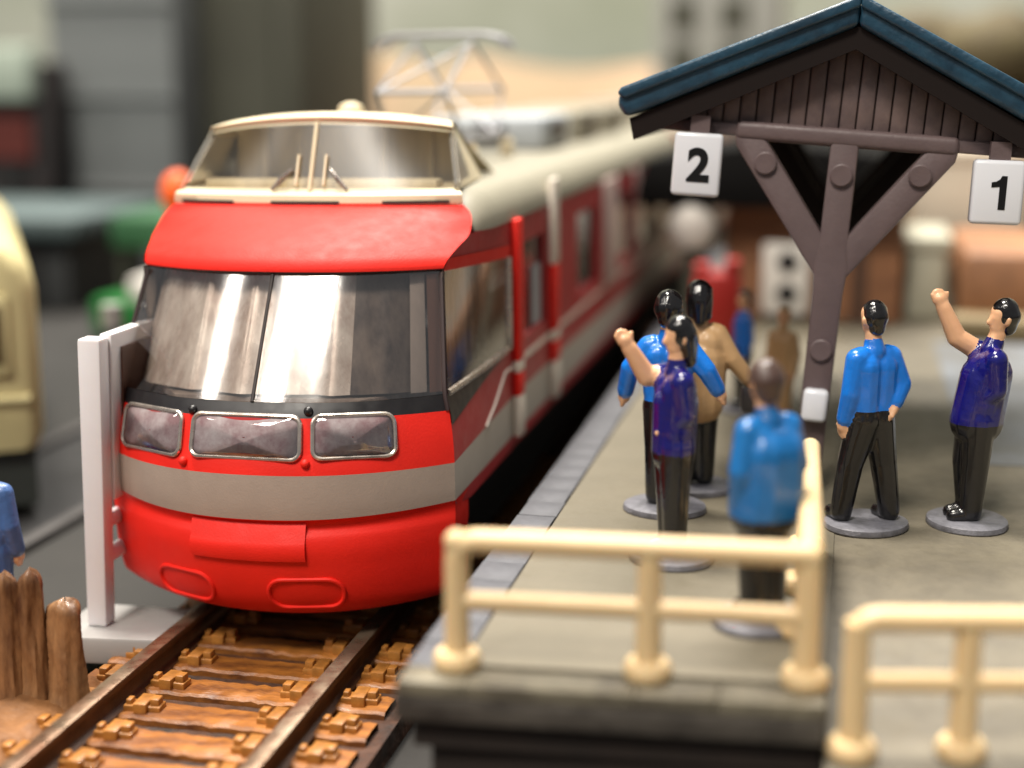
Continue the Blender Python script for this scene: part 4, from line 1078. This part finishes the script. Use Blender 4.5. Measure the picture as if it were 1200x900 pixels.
b = MB(); b.ball((-29.6, 54, 18.0), (1.5, 1.5, 2.0)); b.build('globe', M['orange'], ol, smooth=True)
b = MB(); b.tube([(-29.6, 54, -3), (-29.6, 54, 17)], .5, 10); b.build('stem', M['bg_dark'], ol, smooth=True)

# terrain behind and the backdrop
rows = []
for i in range(41):
    r_ = []
    for j in range(61):
        x = -230 + 520 * j / 60; y = 205 + 170 * i / 40
        t = min(1, i / 12.0)
        zz = -3.2 + t * (34 + 3.5 * math.sin(x * .045) + 2.0 * math.sin(x * .11 + i * .3)) * (1 if x > -75 else max(0, 1 - (-75 - x) / 60))
        r_.append((x, y, zz))
    rows.append(r_)
b = MB(); b.grid(rows); tag(b.build('terrain', M['peach'], smooth=True), kind='structure')
b = MB(); b.box(-600, 600, 430, 440, -3, 420); tag(b.build('backdrop_wall', M['wallpaint']), kind='structure')
def tower_parts(o):
    for i in range(4):
        for j in range(2):
            b = MB(); b.box(-2.5 + j * 8.5, 2.0 + j * 8.5, 189.4, 190.2, 21 + 7.5 * i, 25.4 + 7.5 * i); b.build('window', M['bg_dark'], o)
block('grey_tower', 'pale grey tower with dark windows between pantograph and canopy', 'building', -5, 16, 190, 215, -3, 62, mat('tower_grey', rgb(150, 150, 144), .7, var=.12, vscale=.05), tower_parts)

# ------------------------------------------------------------------ background right
def house_parts(o):
    b = MB(); b.prism([(9, 16.6), (33.5, 16.6), (32.8, 21.2), (21, 22.4), (10.5, 20.8)], 66, 100); b.build('roof', M['bg_roof'], o, bevel=.3)
    for i in range(7):
        b = MB(); b.box(17.6, 33.4, 69.55, 70.2, 6.2 + 1.5 * i, 7.6 + 1.5 * i); b.build('plank', M['bg_brown'], o, bevel=.1)
    b = MB(); b.box(29.0, 30.4, 69.3, 70, 5.9, 16.6); b.build('corner_post', mat('post_dark', rgb(70, 46, 32), .6), o)
block('brown_house', 'brown timber hut with black roof behind the canopy post', 'house', 17.5, 33.5, 70, 98, 5.9, 16.8, M['bg_brown'], house_parts)
vm = empty('cream_cabinet', (23.1, 69.0, 6.7), 'cream wall cabinet with two round black holes on the brown hut', 'cabinet')
b = MB(); b.box(21.0, 25.2, 68.3, 69.5, 6.7, 13.3); b.build('case', M['white_p'], vm, bevel=.35)
for zz in (11.6, 8.7):
    b = MB(); rows = [[(23.3 + rad * math.cos(2 * math.pi * k / 18), yy, zz + rad * math.sin(2 * math.pi * k / 18)) for k in range(18)] for rad, yy in ((.95, 68.4), (.95, 68.15), (.02, 68.2))]
    b.grid(rows, close=True); b.build('hole', M['bg_black'], vm)
rm = empty('red_machine', (17.8, 56, 5.97), 'red vending machine blurred beside the train', 'machine')
b = MB(); b.box(15.9, 19.9, 56, 59, 5.97, 12.0); b.build('case', M['redp'], rm, bevel=.5)
b = MB(); b.box(15.9, 17.3, 56.2, 58.4, 12, 12.7); b.build('top', M['redp'], rm, bevel=.3); b = MB(); b.box(18.5, 19.8, 56.2, 58.4, 12, 13.1); b.build('top', M['redp'], rm, bevel=.3)
wt = empty('water_tank', (14.9, 68, 5.97), 'round white tank on a dark stand between the train and the brown hut', 'tank')
b = MB(); b.lathe((14.6, 68, 12.4), [(.5, 0), (1.5, .4), (2.1, 1.5), (2.25, 3.0), (1.9, 4.6), (1.1, 5.6), (.3, 5.9)], 20); b.build('shell', M['white_p'], wt, smooth=True)
b = MB(); b.lathe((14.6, 68, 5.97), [(1.3, 0), (1.1, 1.0), (.8, 6.6)], 14); b.build('stand', M['bg_dark'], wt, smooth=True)
def crate(label, x0, x1, y0, y1, z0, z1, m, name='white_crate', cat='box'):
    o = empty(name, ((x0 + x1) / 2, y0, z0), label, cat)
    b = MB(); b.box(x0, x1, y0, y1, z0, z1); b.build('case', m, o, bevel=.6)
    b = MB(); b.box(x0 - .3, x1 + .3, y0 - .3, y1 + .3, z1 - 1.2, z1 + .2); b.build('lid', m, o, bevel=.3)
M['off'] = mat('off_white', rgb(196, 186, 168), .6, var=.12, vscale=.1)
crate('pale tall box right of the canopy post', 35.5, 46.5, 92, 112, 5.9, 20.6, M['off'])
crate('white box behind the number 1 sign', 47.5, 66, 98, 120, 5.9, 19.5, M['white_p'])
crate('low pale box against the hut end', 33.9, 37.6, 72, 84, 5.97, 13.6, mat('pale_green_grey', rgb(170, 168, 150), .6))
b = empty('sawn_block', (46, 64, 5.97), 'orange brown block behind the waving figurine', 'block')
q = MB(); q.box(38.5, 58, 66, 88, 5.95, 13.2); q.build('case', mat('block_brown', rgb(160, 110, 72), .6, col2=rgb(120, 82, 54), vscale=.1), b, bevel=1.0)
q = MB(); q.box(37.5, 58, 62, 66, 5.95, 8.0); q.build('step', mat('block_olive', rgb(128, 112, 80), .6), b, bevel=.5)
b = MB(); b.box(36, 60, 20, 61, 5.98, 6.03); tag(b.build('floor_patch', mat('blue_grey_floor', rgb(116, 122, 130), .6, col2=rgb(100, 100, 98), vscale=.12)), kind='structure')  # thin blue grey sheet laid over the platform floor
pk = empty('bare_hedge', (60, 150, 5.9), 'brown and green hedge block blurred above the canopy right side', 'hedge')
b = MB()
for i in range(26):
    b.ball((rng.uniform(36, 95), rng.uniform(150, 170), rng.uniform(24, 34)), (rng.uniform(4, 8), rng.uniform(4, 7), rng.uniform(3, 6)), 12, 8)
b.build('foliage', mat('hedge_olive', rgb(96, 88, 56), .8, col2=rgb(66, 52, 36), vscale=.1), pk, smooth=True)
b = MB(); b.box(36, 95, 152, 168, -3, 25); b.build('bank', M['peach'], pk, bevel=1)
